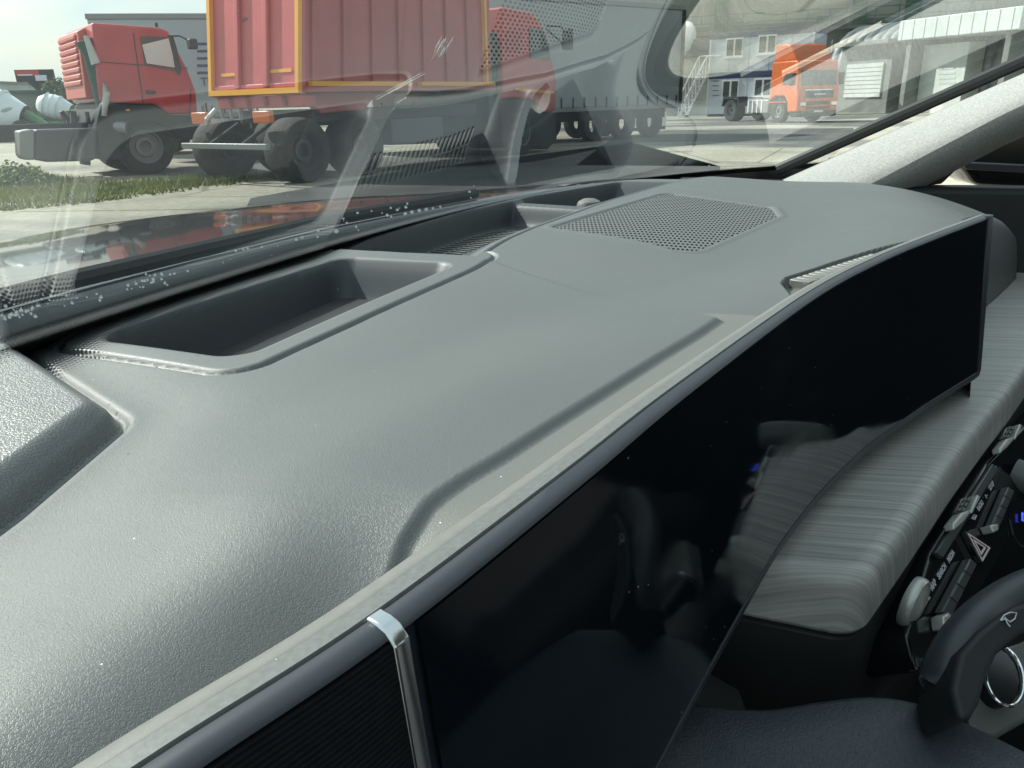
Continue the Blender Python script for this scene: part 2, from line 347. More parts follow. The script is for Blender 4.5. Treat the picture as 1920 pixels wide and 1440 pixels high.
for k_, p_, r_ in (('P', PLT, .003), ('I', TIN, .014), ('T', TRAY, .016), ('G', GRL, .010), ('L', PAD, .020)): snap(k_, p_, r_)
Z, F_ = fields(X, Y); e_ = 2.5e-4
Zx = fields(X+e_, Y)[0]-fields(X-e_, Y)[0]; Zy = fields(X, Y+e_)[0]-fields(X, Y-e_)[0]
creY = np.interp(X, CX_, CY_)
NN = np.dstack([-Zx/(2*e_), -Zy/(2*e_), np.ones_like(Zx)]); NN /= np.linalg.norm(NN, axis=2)[..., None]
nr, nc = X.shape; idx = np.arange(nr*nc).reshape(nr, nc)
VX = np.stack([X.ravel(), Y.ravel(), Z.ravel()+H], 1); NV = NN.reshape(-1, 3)
Fq = np.stack([idx[:-1, :-1], idx[:-1, 1:], idx[1:, 1:], idx[1:, :-1]], -1).reshape(-1, 4)
def mid(a): return a.ravel()[Fq].mean(1)
fT, fI, fG, fL, fP, cX, cY = (mid(a) for a in (F_['T'], F_['I'], F_['G'], F_['L'], F_['P'], X, Y)); fC = F_['chan'].ravel()[Fq].all(1)
freg = np.zeros(len(Fq), int); freg[fL < 0] = 1; freg[fT < 0] = 7; freg[fI < 0] = 2; freg[fG < 0] = 4; freg[fC & (cX > .476) & (cX < .95)] = 5
freg[(fP > 0) & (cX < .340) & (cY < .09) & (cX > .09)] = 6
keep = (VX[Fq, 2].min(1) > H-.232) & (X.ravel()[Fq[:, 0]] < 1.235)
keep &= (Y.ravel()[Fq[:, 0]] < np.interp(X.ravel()[Fq[:, 0]], [p[0] for p in WSB], [p[1] for p in WSB])+.02)
_x0 = X.ravel()[Fq[:, 0]]; _y0 = Y.ravel()[Fq[:, 0]]
keep &= (_y0 > np.interp(_x0, [-.2, .02, .0965, .143, .21, .316, .463, .628, .65], [.115, .0975, .0725, .063, .044, .010, -.042, -.108, -.30]))
keep &= _y0 > creY.ravel()[Fq[:, 0]]-.075
dash = empty('dashboard', (0, 0, 0)); dash.parent = car
def sheet(name, r, m):
    f = Fq[keep & (freg == r)]; used = np.unique(f); mp_ = np.full(nr*nc, -1); mp_[used] = np.arange(len(used))
    me = bpy.data.meshes.new(name); v = VX[used]; f2 = mp_[f]
    me.vertices.add(len(v)); me.vertices.foreach_set('co', v.ravel()); me.loops.add(f2.size); me.loops.foreach_set('vertex_index', f2.ravel())
    me.polygons.add(len(f2)); me.polygons.foreach_set('loop_start', np.arange(0, f2.size, 4)); me.update(calc_edges=True)
    me.polygons.foreach_set('use_smooth', [True]*len(f2)); me.normals_split_custom_set_from_vertices(NV[used].tolist())
    o = bpy.data.objects.new(name, me); COL.objects.link(o); me.materials.append(m); o.parent = dash; return o
# speaker mesh: real perforation pattern in the surface material
def grille_mat():
    m = mat('perforated_grille', (.15, .158, .152), .45, spec=.6); t = m.node_tree; b = t.nodes['Principled BSDF']
    c = nn(t, 'ShaderNodeTexCoord').outputs['Object']; mp = nn(t, 'ShaderNodeMapping'); mp.inputs['Rotation'].default_value = (0, 0, R_(-8)); t.links.new(c, mp.inputs[0])
    sx = nn(t, 'ShaderNodeSeparateXYZ'); t.links.new(mp.outputs[0], sx.inputs[0])
    def mth(op, a, bb=None, cc=None):
        n = nn(t, 'ShaderNodeMath', operation=op)
        for i, q in enumerate((a, bb, cc)):
            if q is None: continue
            if isinstance(q, (int, float)): n.inputs[i].default_value = q
            else: t.links.new(q, n.inputs[i])
        return n.outputs[0]
    pu, pv = .0030, .0095; v = mth('DIVIDE', sx.outputs[0], pv); row = mth('FLOOR', v); off = mth('MULTIPLY', mth('MODULO', mth('ABSOLUTE', row), 2), .5)
    u = mth('ADD', mth('DIVIDE', sx.outputs[1], pu), off); fu = mth('SUBTRACT', mth('SUBTRACT', u, mth('FLOOR', u)), .5); fv = mth('SUBTRACT', mth('SUBTRACT', v, row), .5)
    r2 = mth('SQRT', mth('ADD', mth('MULTIPLY', fu, fu), mth('MULTIPLY', fv, fv))); hole = mth('LESS_THAN', r2, .31)
    mi = nn(t, 'ShaderNodeMix', data_type='RGBA'); mi.inputs[6].default_value = (.10, .106, .104, 1); mi.inputs[7].default_value = (.012, .014, .014, 1)
    t.links.new(hole, mi.inputs[0]); t.links.new(mi.outputs[2], b.inputs['Base Color'])
    t.links.new(mth('SUBTRACT', .6, mth('MULTIPLY', hole, .6)), b.inputs['Specular IOR Level']); return m
M['grille'] = grille_mat()
tag(sheet('dash_pad', 0, M['dash']), 'grained grey upper pad with a raised crease')
tag(sheet('binnacle_pad', 1, M['hoodpad']), 'coarse leather-grain pad at the near left')
tray = sheet('storage_tray', 2, M['well']); rim = sheet('tray_rim', 7, M['dash']); rim.parent = tray
_f = inset(TFL, .012); _c = np.mean(TFL, axis=0); mb = MB(); ring = []
for i_, p_ in enumerate(_f):
    a0 = math.atan2(p_[1]-_c[1], p_[0]-_c[0])
    for k in range(7): ang = a0+R_(-40+80*k/6); ring.append((p_[0]+.010*math.cos(ang), p_[1]+.010*math.sin(ang)))
ring.sort(key=lambda p: math.atan2(p[1]-_c[1], p[0]-_c[0]))
mb.plan(ring, H-.1216, H-.1185).build('tray_mat', M['rubber'], tray, bevel=.0006)
sheet('speaker_grille', 4, M['grille'])
duct = sheet('defroster_channel', 5, M['well'])
sheet('lower_shelf', 6, M['shelf'])
# defroster slats
mb = MB()
def yws(x): return float(np.interp(x, [p[0] for p in WSB], [p[1] for p in WSB]))
for k in range(26):
    x = .50+k*.0083
    if x > .705: break
    y1 = yws(x)-.020; mb.add([(x-.0015, y1-.030, H-.1235), (x+.0015, y1-.030, H-.1235), (x+.0065, y1, H-.1235), (x+.0035, y1, H-.1235),
                            (x-.0015, y1-.030, H-.119), (x+.0015, y1-.030, H-.119), (x+.0065, y1, H-.119), (x+.0035, y1, H-.119)],
                           [(0,3,2,1),(4,5,6,7),(0,1,5,4),(1,2,6,5),(2,3,7,6),(3,0,4,7)])
mb.tube([(x, yws(x)-.035, H-.120) for x in np.linspace(.495, .705, 12)], .0012, 6)
v_ = mb.build('defroster_slats', M['shelf'], dash)
mb = MB(); mb.prism([(x, yws(x)-.052) for x in np.linspace(.492, .708, 10)]+[(x, yws(x)-.017) for x in np.linspace(.708, .492, 10)], lambda p: (p[0], p[1], H-.1243), lambda p: (p[0], p[1], H-.1238))
mb.build('vent_opening', M['rubber'], v_)
mb = MB(); mb.lathe([(0.0001, .006), (.006, .0055), (.011, .003), (.0125, 0), (.0125, -.006)], (.765, .205, H-.1005), (0, 0, 1), 28)
mb.build('light_sensor', M['shelf'], dash, smooth=True)
# silver inserts in the slot in front of the screen
mb = MB(); a_ = P(1500, 526, H-.093)[:2]; b_ = P(1655, 476, H-.093)[:2]
for k in range(15):
    c0 = a_+(b_-a_)*(k/15+.006); c1 = a_+(b_-a_)*((k+.72+.2*(k % 3 == 0))/15); nrm = np.array([.45, .89])*.0105
    mb.prism([c0-nrm*.5, c1-nrm*.5, c1+nrm*.6, c0+nrm*.6], lambda p: (p[0], p[1], H-.0990), lambda p: (p[0], p[1], H-.0932))
mb.build('slot_insert', M['silver'], dash, bevel=.0006)
# unseen block added under the skin so that nothing shines through
MB().plan([(-.5, .12), (.1, .10), (.35, .04), (.50, -.02), (.66, -.05), (.9, -.10), (1.06, -.16), (1.08, .04), (.9, .20), (.45, .29), (-.5, .22)], H-.62, H-.135).build('dash_light_block', M['blk'], dash)

# ---- wide screen: profiles swept along its curved top edge
TOP = [(-.03, .0985), (.02, .0855), (.057, .0745), (.0965, .0605)]
_px = [(1090, 903), (1300, 728), (1532, 554), (1652, 489), (1752, 447), (1858, 406)]
TOP += [tuple(P(x, y, H-.087)[:2]) for x, y in _px]
path = catmull(TOP, 10); path = [np.array(p) for p in path]
def sweep(prof, pts=path, close=True, cap=True):
    mb = MB(); vs = []; n = len(prof)
    for i, p in enumerate(pts):
        t = pts[min(i+1, len(pts)-1)]-pts[max(i-1, 0)]; t /= np.linalg.norm(t); nb = np.array([-t[1], t[0]])   # towards the windshield
        for s_, z_ in prof:
            if s_ > 0: s_ *= float(np.interp(p[0], [.0, .13, .32, .63], [1, 1, .76, .72]))
            if s_ < -.005: s_ = -.0112*_lean(p[0])+(s_+.0112)
            vs.append((p[0]+nb[0]*s_, p[1]+nb[1]*s_, H+z_))
    fs = []
    for i in range(len(pts)-1):
        for k in range(n if close else n-1): fs.append((i*n+k, i*n+(k+1) % n, (i+1)*n+(k+1) % n, (i+1)*n+k))
    if cap: fs += [tuple(range(n-1, -1, -1)), tuple((len(pts)-1)*n+k for k in range(n))]
    return mb.add(vs, fs)
LEAN = .10; _lean = lambda x: float(np.interp(x, [-.2, .1, .2, .33, .46, .55, .63], [.0112, .0112, .0095, .0035, .0025, .0060, .0112]))/.0112                                                      # the glass leans back a little towards the top
Zt, Zb = -.0880, -.201
scr = empty('screen_unit', (0, 0, 0)); scr.parent = car
sweep([(.0000, Zt), (-.0005, Zt+.0005), (.0002, Zt+.0013), (.0020, Zt+.0020), (.0046, Zt+.0022), (.0051, Zt+.0017), (.0051, Zb), (.0010-.0112, Zb), (.0012, Zt-.001)]).build('bezel', M['bezel'], scr, smooth=True, angle=50)
i0 = next(i for i, p in enumerate(path) if p[0] > .0992)
gp = path[i0:]
sweep([(-.0004, Zt-.0004), (.0004, Zt-.0004), (-.0112, Zb+.0006), (-.0120, Zb+.0006)], gp).build('screen_glass', M['glassblk'], scr, smooth=True, angle=40)
sweep([(-.0004, Zt-.0004), (.0004, Zt-.0004), (-.0112, Zb+.0006), (-.0120, Zb+.0006)], path[:i0]).build('ribbed_end_panel', M['mesh'], scr, smooth=True, angle=40)
sweep([(.0053, Zt-.02), (.0053, Zt+.0016), (.0058, Zt+.0022), (.0098, Zt+.0018), (.0100, Zt-.02)]).build('housing_strip', M['silver2'], scr, smooth=True, angle=50)
sweep([(.0100, Zt-.02), (.0100, Zt+.0013), (.0106, Zt+.0015), (.0150, Zt+.0000), (.0168, Zt-.0020), (.0175, Zt-.02)]).build('housing_back', M['silver'], scr, smooth=True, angle=50)
# right end frame
pe, pd_ = path[-1], path[-1]-path[-3]; pd_ /= np.linalg.norm(pd_); nb = np.array([-pd_[1], pd_[0]])
q = lambda s_, e: tuple(pe+nb*s_+pd_*e)
mb = MB(); 
for (s0, s1, z0, z1) in [(-.0012, .0050, Zt+.0024, Zb)]:
    vs = [(*q(s0, -.0085), H+z0), (*q(s1, -.0085), H+z0), (*q(s1, .0015), H+z0), (*q(s0, .0015), H+z0), (*q(s0-.0112, -.0085), H+z1), (*q(s1-.0112, -.0085), H+z1), (*q(s1-.0112, .0015), H+z1), (*q(s0-.0112, .0015), H+z1)]
    mb.add(vs, [(0,1,2,3),(7,6,5,4),(0,4,5,1),(1,5,6,2),(2,6,7,3),(3,7,4,0)])
mb.build('end_frame', M['bezel'], scr, bevel=.0008)
# chrome divider bar
pc = path[i0-1]; tc_ = path[i0]-path[i0-2]; tc_ /= np.linalg.norm(tc_); nc_ = np.array([-tc_[1], tc_[0]])
def qc(s_, e): return tuple(pc+nc_*s_+tc_*e)
prof = [(.0052, Zt+.0028), (.0022, Zt+.0027), (.0000, Zt+.0019), (-.0020, Zt-.0004), (-.0020-.0112, Zb), (.0005-.0112, Zb), (.0005, Zt), (.0052, Zt)]
mb = MB(); mb.prism(prof, lambda p: (*qc(p[0], -.0019), H+p[1]), lambda p: (*qc(p[0], .0019), H+p[1])); mb.build('chrome_divider', M['chrome'], scr, bevel=.0005)
# lower lip of the screen
sweep([(-.0125, Zb+.0008), (-.0095, Zb+.0008), (-.0095, Zb-.004), (-.012, Zb-.004)]).build('lower_lip', M['bezel'], scr)

# ---- brushed-grain fascia bar under the screen
def grain_mat():
    m = mat('brushed_grey_wood', (.3, .3, .29), .42, spec=.45); t = m.node_tree; b = t.nodes['Principled BSDF']
    c = nn(t, 'ShaderNodeTexCoord').outputs['Object']; mp = nn(t, 'ShaderNodeMapping'); t.links.new(c, mp.inputs[0])
    mp.inputs['Rotation'].default_value = (0, R_(25), R_(-8)); 
    n0 = nn(t, 'ShaderNodeTexNoise'); n0.inputs['Scale'].default_value = 9; n0.inputs['Detail'].default_value = 2; t.links.new(mp.outputs[0], n0.inputs[0])
    sx = nn(t, 'ShaderNodeSeparateXYZ'); t.links.new(mp.outputs[0], sx.inputs[0])
    ad = nn(t, 'ShaderNodeMath', operation='MULTIPLY_ADD'); ad.inputs[1].default_value = .004; t.links.new(n0.outputs[0], ad.inputs[0]); t.links.new(sx.outputs[0], ad.inputs[2])
    cx = nn(t, 'ShaderNodeCombineXYZ'); t.links.new(ad.outputs[0], cx.inputs[0])
    fy = nn(t, 'ShaderNodeMath', operation='MULTIPLY'); fy.inputs[1].default_value = .010; t.links.new(sx.outputs[1], fy.inputs[0]); t.links.new(fy.outputs[0], cx.inputs[1])
    n1 = nn(t, 'ShaderNodeTexNoise'); n1.inputs['Scale'].default_value = 430; n1.inputs['Detail'].default_value = 5; n1.inputs['Roughness'].default_value = .75; t.links.new(cx.outputs[0], n1.inputs[0])
    r = nn(t, 'ShaderNodeValToRGB'); e = r.color_ramp.elements; e[0].position = .36; e[0].color = (.26, .258, .25, 1); e[1].position = .66; e[1].color = (.52, .515, .485, 1)
    t.links.new(n1.outputs[0], r.inputs[0]); t.links.new(r.outputs[0], b.inputs['Base Color']); return m
M['grain'] = grain_mat()
front_px = [(1645, 1062), (1712, 972), (1758, 908), (1804, 844), (1860, 772), (1920, 698)]
fr_pts = [P(x, y, H-.222)[:2] for x, y in front_px]
e_ = fr_pts[-1]-fr_pts[-2]; e_ /= np.linalg.norm(e_)
fr_pts = fr_pts+[fr_pts[-1]+e_*.2+np.array([.02, .0]), fr_pts[-1]+e_*.42+np.array([.06, .02])]
fr_pts = catmull(fr_pts, 6)
bar_pts = [np.array(p) for p in fr_pts]
left0 = P(1425, 1125, H-.222)[:2]
fas = empty('fascia', (0, 0, 0)); fas.parent = car
# stacked outlines give the bar its rounded shoulder
def outline(off, nseg=8):
    pts = [np.array(p) for p in bar_pts]; N = len(pts); L_ = []
    for i, p in enumerate(pts):
        t = pts[min(i+1, N-1)]-pts[max(i-1, 0)]; t /= np.linalg.norm(t); L_.append(p+np.array([-t[1], t[0]])*off)
    t0 = pts[1]-pts[0]; t0 /= np.linalg.norm(t0); n0 = np.array([-t0[1], t0[0]]); rad = .020
    corner = []
    ce = pts[0]+n0*rad; r_ = rad-off
    for k in range(1, nseg+1):
        a = R_(68*k/nseg); corner.append(ce+(-n0*math.cos(a)-t0*math.sin(a))*r_)
    end = corner[-1]+np.array([.002, .075])
    far = L_[-1]+np.array([0, .20])
    return [end]+corner[::-1]+L_+[far, np.array([.95, -.13]), np.array([.66, -.07]), np.array([.45, .02])]
layers = [(.0015, -.258), (.0000, -.2555), (.0000, -.2360), (.0005, -.2300), (.0018, -.2262), (.0040, -.2238), (.0068, -.2226), (.0095, -.2223), (.0100, -.22225)]
vs = []; fs = []; n_ = None
for off, z_ in layers:
    o_ = outline(off); n_ = len(o_); vs += [(p[0], p[1], H+z_) for p in o_]
for i in range(len(layers)-1):
    for k in range(n_): fs.append((i*n_+k, i*n_+(k+1) % n_, (i+1)*n_+(k+1) % n_, (i+1)*n_+k))
fs += [tuple(range(n_-1, -1, -1)), tuple((len(layers)-1)*n_+k for k in range(n_))]
MB().add(vs, fs).build('grain_bar', M['grain'], fas, smooth=True, angle=30)
def shifted(off, z0, z1):
    o_ = outline(off); return MB().plan([tuple(p) for p in o_], H+z0, H+z1)
shifted(.0015, -.2600, -.2582).build('seam', M['blk'], fas)
shifted(.003, -.37, -.2602).build('bar_base', M['soft'], fas, bevel=.003)

# ---- climate / media control panel
t_ = np.array([.93, -.367, 0]); t_ /= np.linalg.norm(t_)
nq = np.array([-.367*.80, -.93*.80, .60]); nq /= np.linalg.norm(nq)
PO = P(1760, 1085, H-.275)
def PN(px, py, o=PO, n=nq, lift=0):
    d = ray(px, py); return CP+d*(((o+n*lift-CP)@n)/(d@n))
pan = empty('control_panel', (0, 0, 0)); pan.parent = car
def slab(pxs, lift0, lift1):
    a = [PN(x, y) for x, y in pxs]; return MB().prism(a, lambda p: tuple(p+nq*lift0), lambda p: tuple(p+nq*lift1))
slab([(1700, 1190), (1722, 1262), (1800, 1180), (1880, 1040), (2010, 820), (2060, 640), (1960, 760), (1850, 868), (1745, 1035)], -.03, 0).build('face_plate', M['gloss'], pan, bevel=.002)
slab([(1742, 1038), (1756, 1050), (1862, 882), (1850, 872)], .0003, .0045).build('top_rail', M['rocker'], pan, bevel=.001)
def touchbar(pxs, tip):
    o = slab(pxs, .0, .006).build('rocker_bar', M['rocker'], pan, bevel=.0012)
    for k in range(1, 4):
        a, b, c, d = [np.array(PN(*p)) for p in pxs]; u0, u1 = k/4-.004, k/4+.004
        MB().prism([a*(1-u0)+d*u0, b*(1-u0)+c*u0, b*(1-u1)+c*u1, a*(1-u1)+d*u1], lambda p: tuple(p+nq*.0058), lambda p: tuple(p+nq*.0064)).build('key_gap', M['blk'], o)
    slab(tip, .0, .008).build('rocker_tip', M['satin'], o, bevel=.001)
touchbar([(1748, 1150), (1765, 1163), (1816, 1062), (1802, 1050)], [(1743, 1160), (1746, 1184), (1751, 1184), (1763, 1166), (1755, 1152)])
touchbar([(1843, 990), (1856, 998), (1888, 925), (1875, 916)], [(1835, 990), (1842, 1004), (1851, 1000), (1850, 987)])
# the rotary knob on the near corner
kc = PN(1716, 1132, lift=.002); kx = np.array([.28, -.50, .10])
kd = RT*.69-UP*.30-FW*.665; kd /= np.linalg.norm(kd)
kn = MB().lathe([(.0001, .0042), (.008, .0036), (.0125, .0018), (.0130, .0026), (.0144, .0024), (.0152, .0006), (.0154, -.0018), (.0145, -.004)], kc, kd, 48).build('rotary_knob', M['satin'], pan, smooth=True)
# printed words
def word(s, px, py, size, m=M['mark'], rot=0, lift=.0006, name='button_text', nrm=nq, par=pan, o=PO, flat=None):
    c = PN(px, py, o, nrm, lift); x = PN(px+20, py-34, o, nrm, lift)-c if flat is None else flat; x = x-nrm*(x@nrm); x /= np.linalg.norm(x); y = np.cross(nrm, x)
    Mx = Matrix([[x[0], y[0], nrm[0], c[0]], [x[1], y[1], nrm[1], c[1]], [x[2], y[2], nrm[2], c[2]], [0, 0, 0, 1]])
    return text(name, s, size, m, par, Mx, .0001, bold=.00012)
word('HOME', 1735, 1127, .0052); word('MAP', 1750, 1097, .0050); word('SEARCH', 1766, 1071, .0046); word('MEDIA', 1783, 1043, .0046)
word('RADIO', 1838, 948, .0046); word('SETUP', 1859, 911, .0046)
# triangle hazard key
hz = [(1799, 1004), (1838, 1032), (1829, 1054)]
def ring3(sc0, sc1, l0, l1, name, m, par):
    P3 = [np.array(PN(*p)) for p in [(1801, 1001), (1845, 1030), (1830, 1056)]]; c = sum(P3)/3
    o3 = [c+(p-c)*sc0 for p in P3]; i3 = [c+(p-c)*sc1 for p in P3]; mb = MB()
    vs = [tuple(p+nq*l) for l in (l0, l1) for p in o3+i3]; fs = []
    for i in range(3):
        j = (i+1) % 3; fs += [(i, j, 3+j, 3+i), (6+i, 9+i, 9+j, 6+j), (i, 6+i, 6+j, j), (3+i, 3+j, 9+j, 9+i)]
    return mb.add(vs, fs).build(name, m, par)
P3 = [np.array(PN(*p)) for p in [(1801, 1001), (1845, 1030), (1830, 1056)]]; c3 = sum(P3)/3
hb = MB().prism([c3+(p-c3)*1.12 for p in P3], lambda p: tuple(p), lambda p: tuple(p+nq*.004)).build('hazard_button', M['gloss'], pan, bevel=.0006)
ring3(.98, .80, .004, .0044, 'hazard_triangle', M['mark2'], hb); ring3(.55, .36, .004, .0044, 'hazard_triangle', M['mark2'], hb)
# small icon marks : phone curve, seat, arrow
def tubepx(pts, r, m, name, par, lift=.001, nrm=nq, o=PO): return MB().tube([PN(x, y, o, nrm, lift) for x, y in pts], r, 6).build(name, m, par)
tubepx([(1858, 893), (1856, 884), (1861, 877), (1868, 875)], .0005, M['mark'], 'icon', pan)
tubepx([(1850, 934), (1847, 928), (1851, 929)], .0004, M['mark'], 'icon', pan)
tubepx([(1822, 972), (1826, 965), (1831, 966), (1828, 974), (1823, 973), (1830, 968)], .0004, M['mark'], 'icon', pan)
# second knob at the frame edge
MB().lathe([(.0001, .008), (.009, .008), (.0118, .006), (.0125, .0), (.0125, -.010)], PN(1928, 898, lift=.006), kd, 36).build('rotary_knob', M['silver2'], pan, smooth=True)
MB().lathe([(.0001, .0088), (.0090, .0087), (.0105, .0075)], PN(1928, 898, lift=.006), kd, 36).build('knob_cap', M['silver2'], pan, smooth=True)
tubepx([(1893, 975), (1899, 1003), (1912, 1022), (1940, 1035)], .0008, M['soft'], 'dial_edge', pan, lift=.001)
tubepx([(1917, 962), (1917, 976), (1924, 977)], .0008, M['blue'], 'blue_mark', pan, lift=.002)
# air vent paddles under the bar
def paddle(cx, cy, sc):
    o0 = P(cx, cy, H-.262); 
    f = lambda dx, dy, l=0: PN(cx+dx*sc, cy+dy*sc, o0, nq, l)
    a = [(-30, 12), (-27, 24), (-12, 12), (3, -6), (2, -14), (-14, -8)]
    r = MB().prism([f(*p) for p in a], lambda p: tuple(p), lambda p: tuple(p+nq*.007)).build('vent_paddle', M['satin'], car, bevel=.0012)
    b = [(2, -12), (5, -6), (22, -38), (15, -42)]
    MB().prism([f(*p) for p in b], lambda p: tuple(p), lambda p: tuple(p+nq*.0075)).build('paddle_edge', M['satin'], r, bevel=.0008)
    c = [(-16, -10), (-2, -10), (14, -42), (-2, -38)]
    MB().prism([f(*p) for p in c], lambda p: tuple(p), lambda p: tuple(p+nq*.003)).build('ribbed_grip', M['gloss'], r, bevel=.0008)
    for i in range(3):
        for j in range(2):
            u = (i+.5)/3; v = (j+.5)/2; p0 = (-16+14*v+u*16, -11-29*u)
            MB().prism([f(p0[0]-3, p0[1]+2), f(p0[0]+1, p0[1]+2), f(p0[0]+4, p0[1]-4), f(p0[0]+0, p0[1]-4)], lambda p: tuple(p+nq*.0031), lambda p: tuple(p+nq*.0042)).build('grip_rib', M['silver'], r)
paddle(1797, 975, 1.0); paddle(1882, 835, .82)

# ---- steering column shroud, wiper stalk, start ring
st = empty('steering_column', (0, 0, 0)); st.parent = car
px_top = [(1180, 1392), (1290, 1330), (1370, 1334), (1450, 1336), (1540, 1322), (1640, 1312), (1720, 1322), (1800, 1352), (1900, 1400), (2000, 1452)]
ridge = catmull([P(x, y, H-.262) for x, y in px_top], 6)
vs = []; fs = []; nR = 12; vw = np.array([-math.cos(R_(21)), -math.sin(R_(21)), 0])
for p in ridge:
    for k in range(nR):
        u = k/(nR-1)
        # rolls over the crest: towards the viewer it falls slowly, away from it steeply
        if k < 3: q_ = p-vw*(.012*(3-k)/3)+np.array([0, 0, -.020*((3-k)/3)**2])
        else: w_ = (k-3)/(nR-4); q_ = p+vw*(.13*w_)+np.array([0, 0, -.012*w_-.03*w_*w_])
        vs.append(tuple(q_))
for i in range(len(ridge)-1):
    for k in range(nR-1): fs.append((i*nR+k, (i+1)*nR+k, (i+1)*nR+k+1, i*nR+k+1))
o = MB().add(vs, fs).build('column_shroud', M['leather'], st, smooth=True, angle=80)
so_ = o.modifiers.new('solid', 'SOLIDIFY'); so_.thickness = .004; so_.offset = -1
# wiper stalk: flat paddle sweeping up to the right
cpx = [(1800, 1440, -.32), (1775, 1360, -.28), (1765, 1295, -.25), (1785, 1235, -.236), (1822, 1182, -.23), (1870, 1138, -.23), (1935, 1102, -.23), (2010, 1080, -.23)]
sp_ = catmull([P(x, y, H+z) for x, y, z in cpx], 6)
mb = MB(); mb.tube(sp_, [.0098 for i in range(len(sp_))], 20, flat=.9)
wst = mb.build('wiper_stalk', M['stalk'], st, smooth=True, angle=80)
SO = P(1880, 1175, H-.221); sn = np.array([-.45, -.30, .84]); sn /= np.linalg.norm(sn)
def SN(px, py, l=0): return PN(px, py, SO, sn, l)
a = [(1838, 1180), (1800, 1222), (1785, 1290), (1800, 1348), (1822, 1350), (1838, 1320), (1850, 1275), (1872, 1225), (1915, 1188), (1990, 1165), (1990, 1110), (1900, 1135)]
MB().prism([SN(*p) for p in a], lambda p: tuple(p-sn*.030), lambda p: tuple(p)).build('stalk_face', M['soft'], wst, bevel=.004, seg=3)
def ic(pts, r=.00042): return MB().tube([SN(x, y, .0012) for x, y in pts], r, 6).build('wiper_mark', M['mark'], wst)
ic([(1876, 1163), (1883, 1153), (1894, 1148), (1906, 1149), (1903, 1160), (1894, 1166), (1886, 1160), (1876, 1163)], .0003); ic([(1884, 1157), (1889, 1169), (1894, 1175)], .0003)
# chrome ring and trim beyond the stalk
CO = P(1885, 1270, H-.30)
rn = np.array([-.35, -.55, .76]); rn /= np.linalg.norm(rn)
def RN(px, py, l=0): return PN(px, py, CO, rn, l)
b = [(1790, 1330), (1850, 1235), (1990, 1150), (1990, 1330), (1950, 1345), (1880, 1385), (1835, 1375)]
MB().prism([RN(*p) for p in b], lambda p: tuple(p-rn*.02), lambda p: tuple(p-rn*.004)).build('lower_trim', M['shelf'], st, bevel=.003)
ra = [RN(1883+36*math.cos(t), 1268+54*math.sin(t)+14*math.cos(t), .004) for t in np.linspace(0, 2*math.pi, 64)[:-1]]
MB().prism(ra, lambda p: tuple(p-rn*.014), lambda p: tuple(p-rn*.001)).build('start_button', M['gloss'], st, bevel=.001)
MB().tube(ra+ra[:1], .0009, 10, up=tuple(rn)).build('chrome_ring', M['chrome2'], st, smooth=True)

# ---- windshield: ruled sheet rising from its curved foot
wb = [(-.85, .12), (-.60, .205), (-.30, .275), (-.05, .302), (.215, .316), (.35, .3245), (.51, .3235), (.66, .313), (.79, .289), (.945, .231), (1.09, .147), (1.19, .058), (1.262, -.022)]
_c = np.polyfit([p[0] for p in wb], [p[1] for p in wb], 5); wb = [np.array((x, np.polyval(_c, x), -.099)) for x in np.linspace(-.80, 1.265, 70)]
SL = R_(26.5)
def ws(p, s):
    # length s up the glass, slightly bowed
    cx = (.20-p[0])*.10
    return np.array([p[0]+cx*s, p[1]-math.cos(SL)*s, H+p[2]+math.sin(SL)*s-.03*s*s+.0])
def wsheet(name, s0, s1, off, m, n=24, a=0, b=None):
    vs = []; fs = []; pts = wb[a:b]
    for p in pts:
        for k in range(n+1): q_ = ws(p, s0+(s1-s0)*k/n); vs.append((q_[0], q_[1]-off*math.sin(SL), q_[2]-off*math.cos(SL)))
    for i in range(len(pts)-1):
        for k in range(n): fs.append((i*(n+1)+k, (i+1)*(n+1)+k, (i+1)*(n+1)+k+1, i*(n+1)+k+1))
    o = MB().add(vs, fs).build(name, m, car, smooth=True, angle=80); return o
wsheet('windshield', -.01, .84, 0, M['windshield'])
# black printed band with its dotted fade
def frit_mat():
    m = mat('printed_black_band', (.030, .033, .034), .34, spec=.5); t = m.node_tree; b = t.nodes['Principled BSDF']; o = tree_out(m)
    c = nn(t, 'ShaderNodeUVMap'); sp = nn(t, 'ShaderNodeSeparateXYZ'); t.links.new(c.outputs[0], sp.inputs[0])
    def mth(op, a, bb=None):
        n = nn(t, 'ShaderNodeMath', operation=op)
        for i, q in enumerate((a, bb)):
            if q is None: continue
            if isinstance(q, (int, float)): n.inputs[i].default_value = q
            else: t.links.new(q, n.inputs[i])
        return n.outputs[0]
    fu = mth('SUBTRACT', mth('FRACT', mth('MULTIPLY', sp.outputs[0], 560)), .5); fv = mth('SUBTRACT', mth('FRACT', mth('MULTIPLY', sp.outputs[1], 26)), .5)
    r = mth('SQRT', mth('ADD', mth('MULTIPLY', fu, fu), mth('MULTIPLY', fv, fv)))
    th = mth('MULTIPLY', mth('SUBTRACT', 1.0, sp.outputs[1]), 1.7)
    vis = mth('LESS_THAN', r, th); tr = nn(t, 'ShaderNodeBsdfTransparent'); mi = nn(t, 'ShaderNodeMixShader')
    t.links.new(vis, mi.inputs[0]); t.links.new(tr.outputs[0], mi.inputs[1]); t.links.new(b.outputs[0], mi.inputs[2]); t.links.new(mi.outputs[0], o.inputs[0]); return m
M['frit'] = frit_mat()
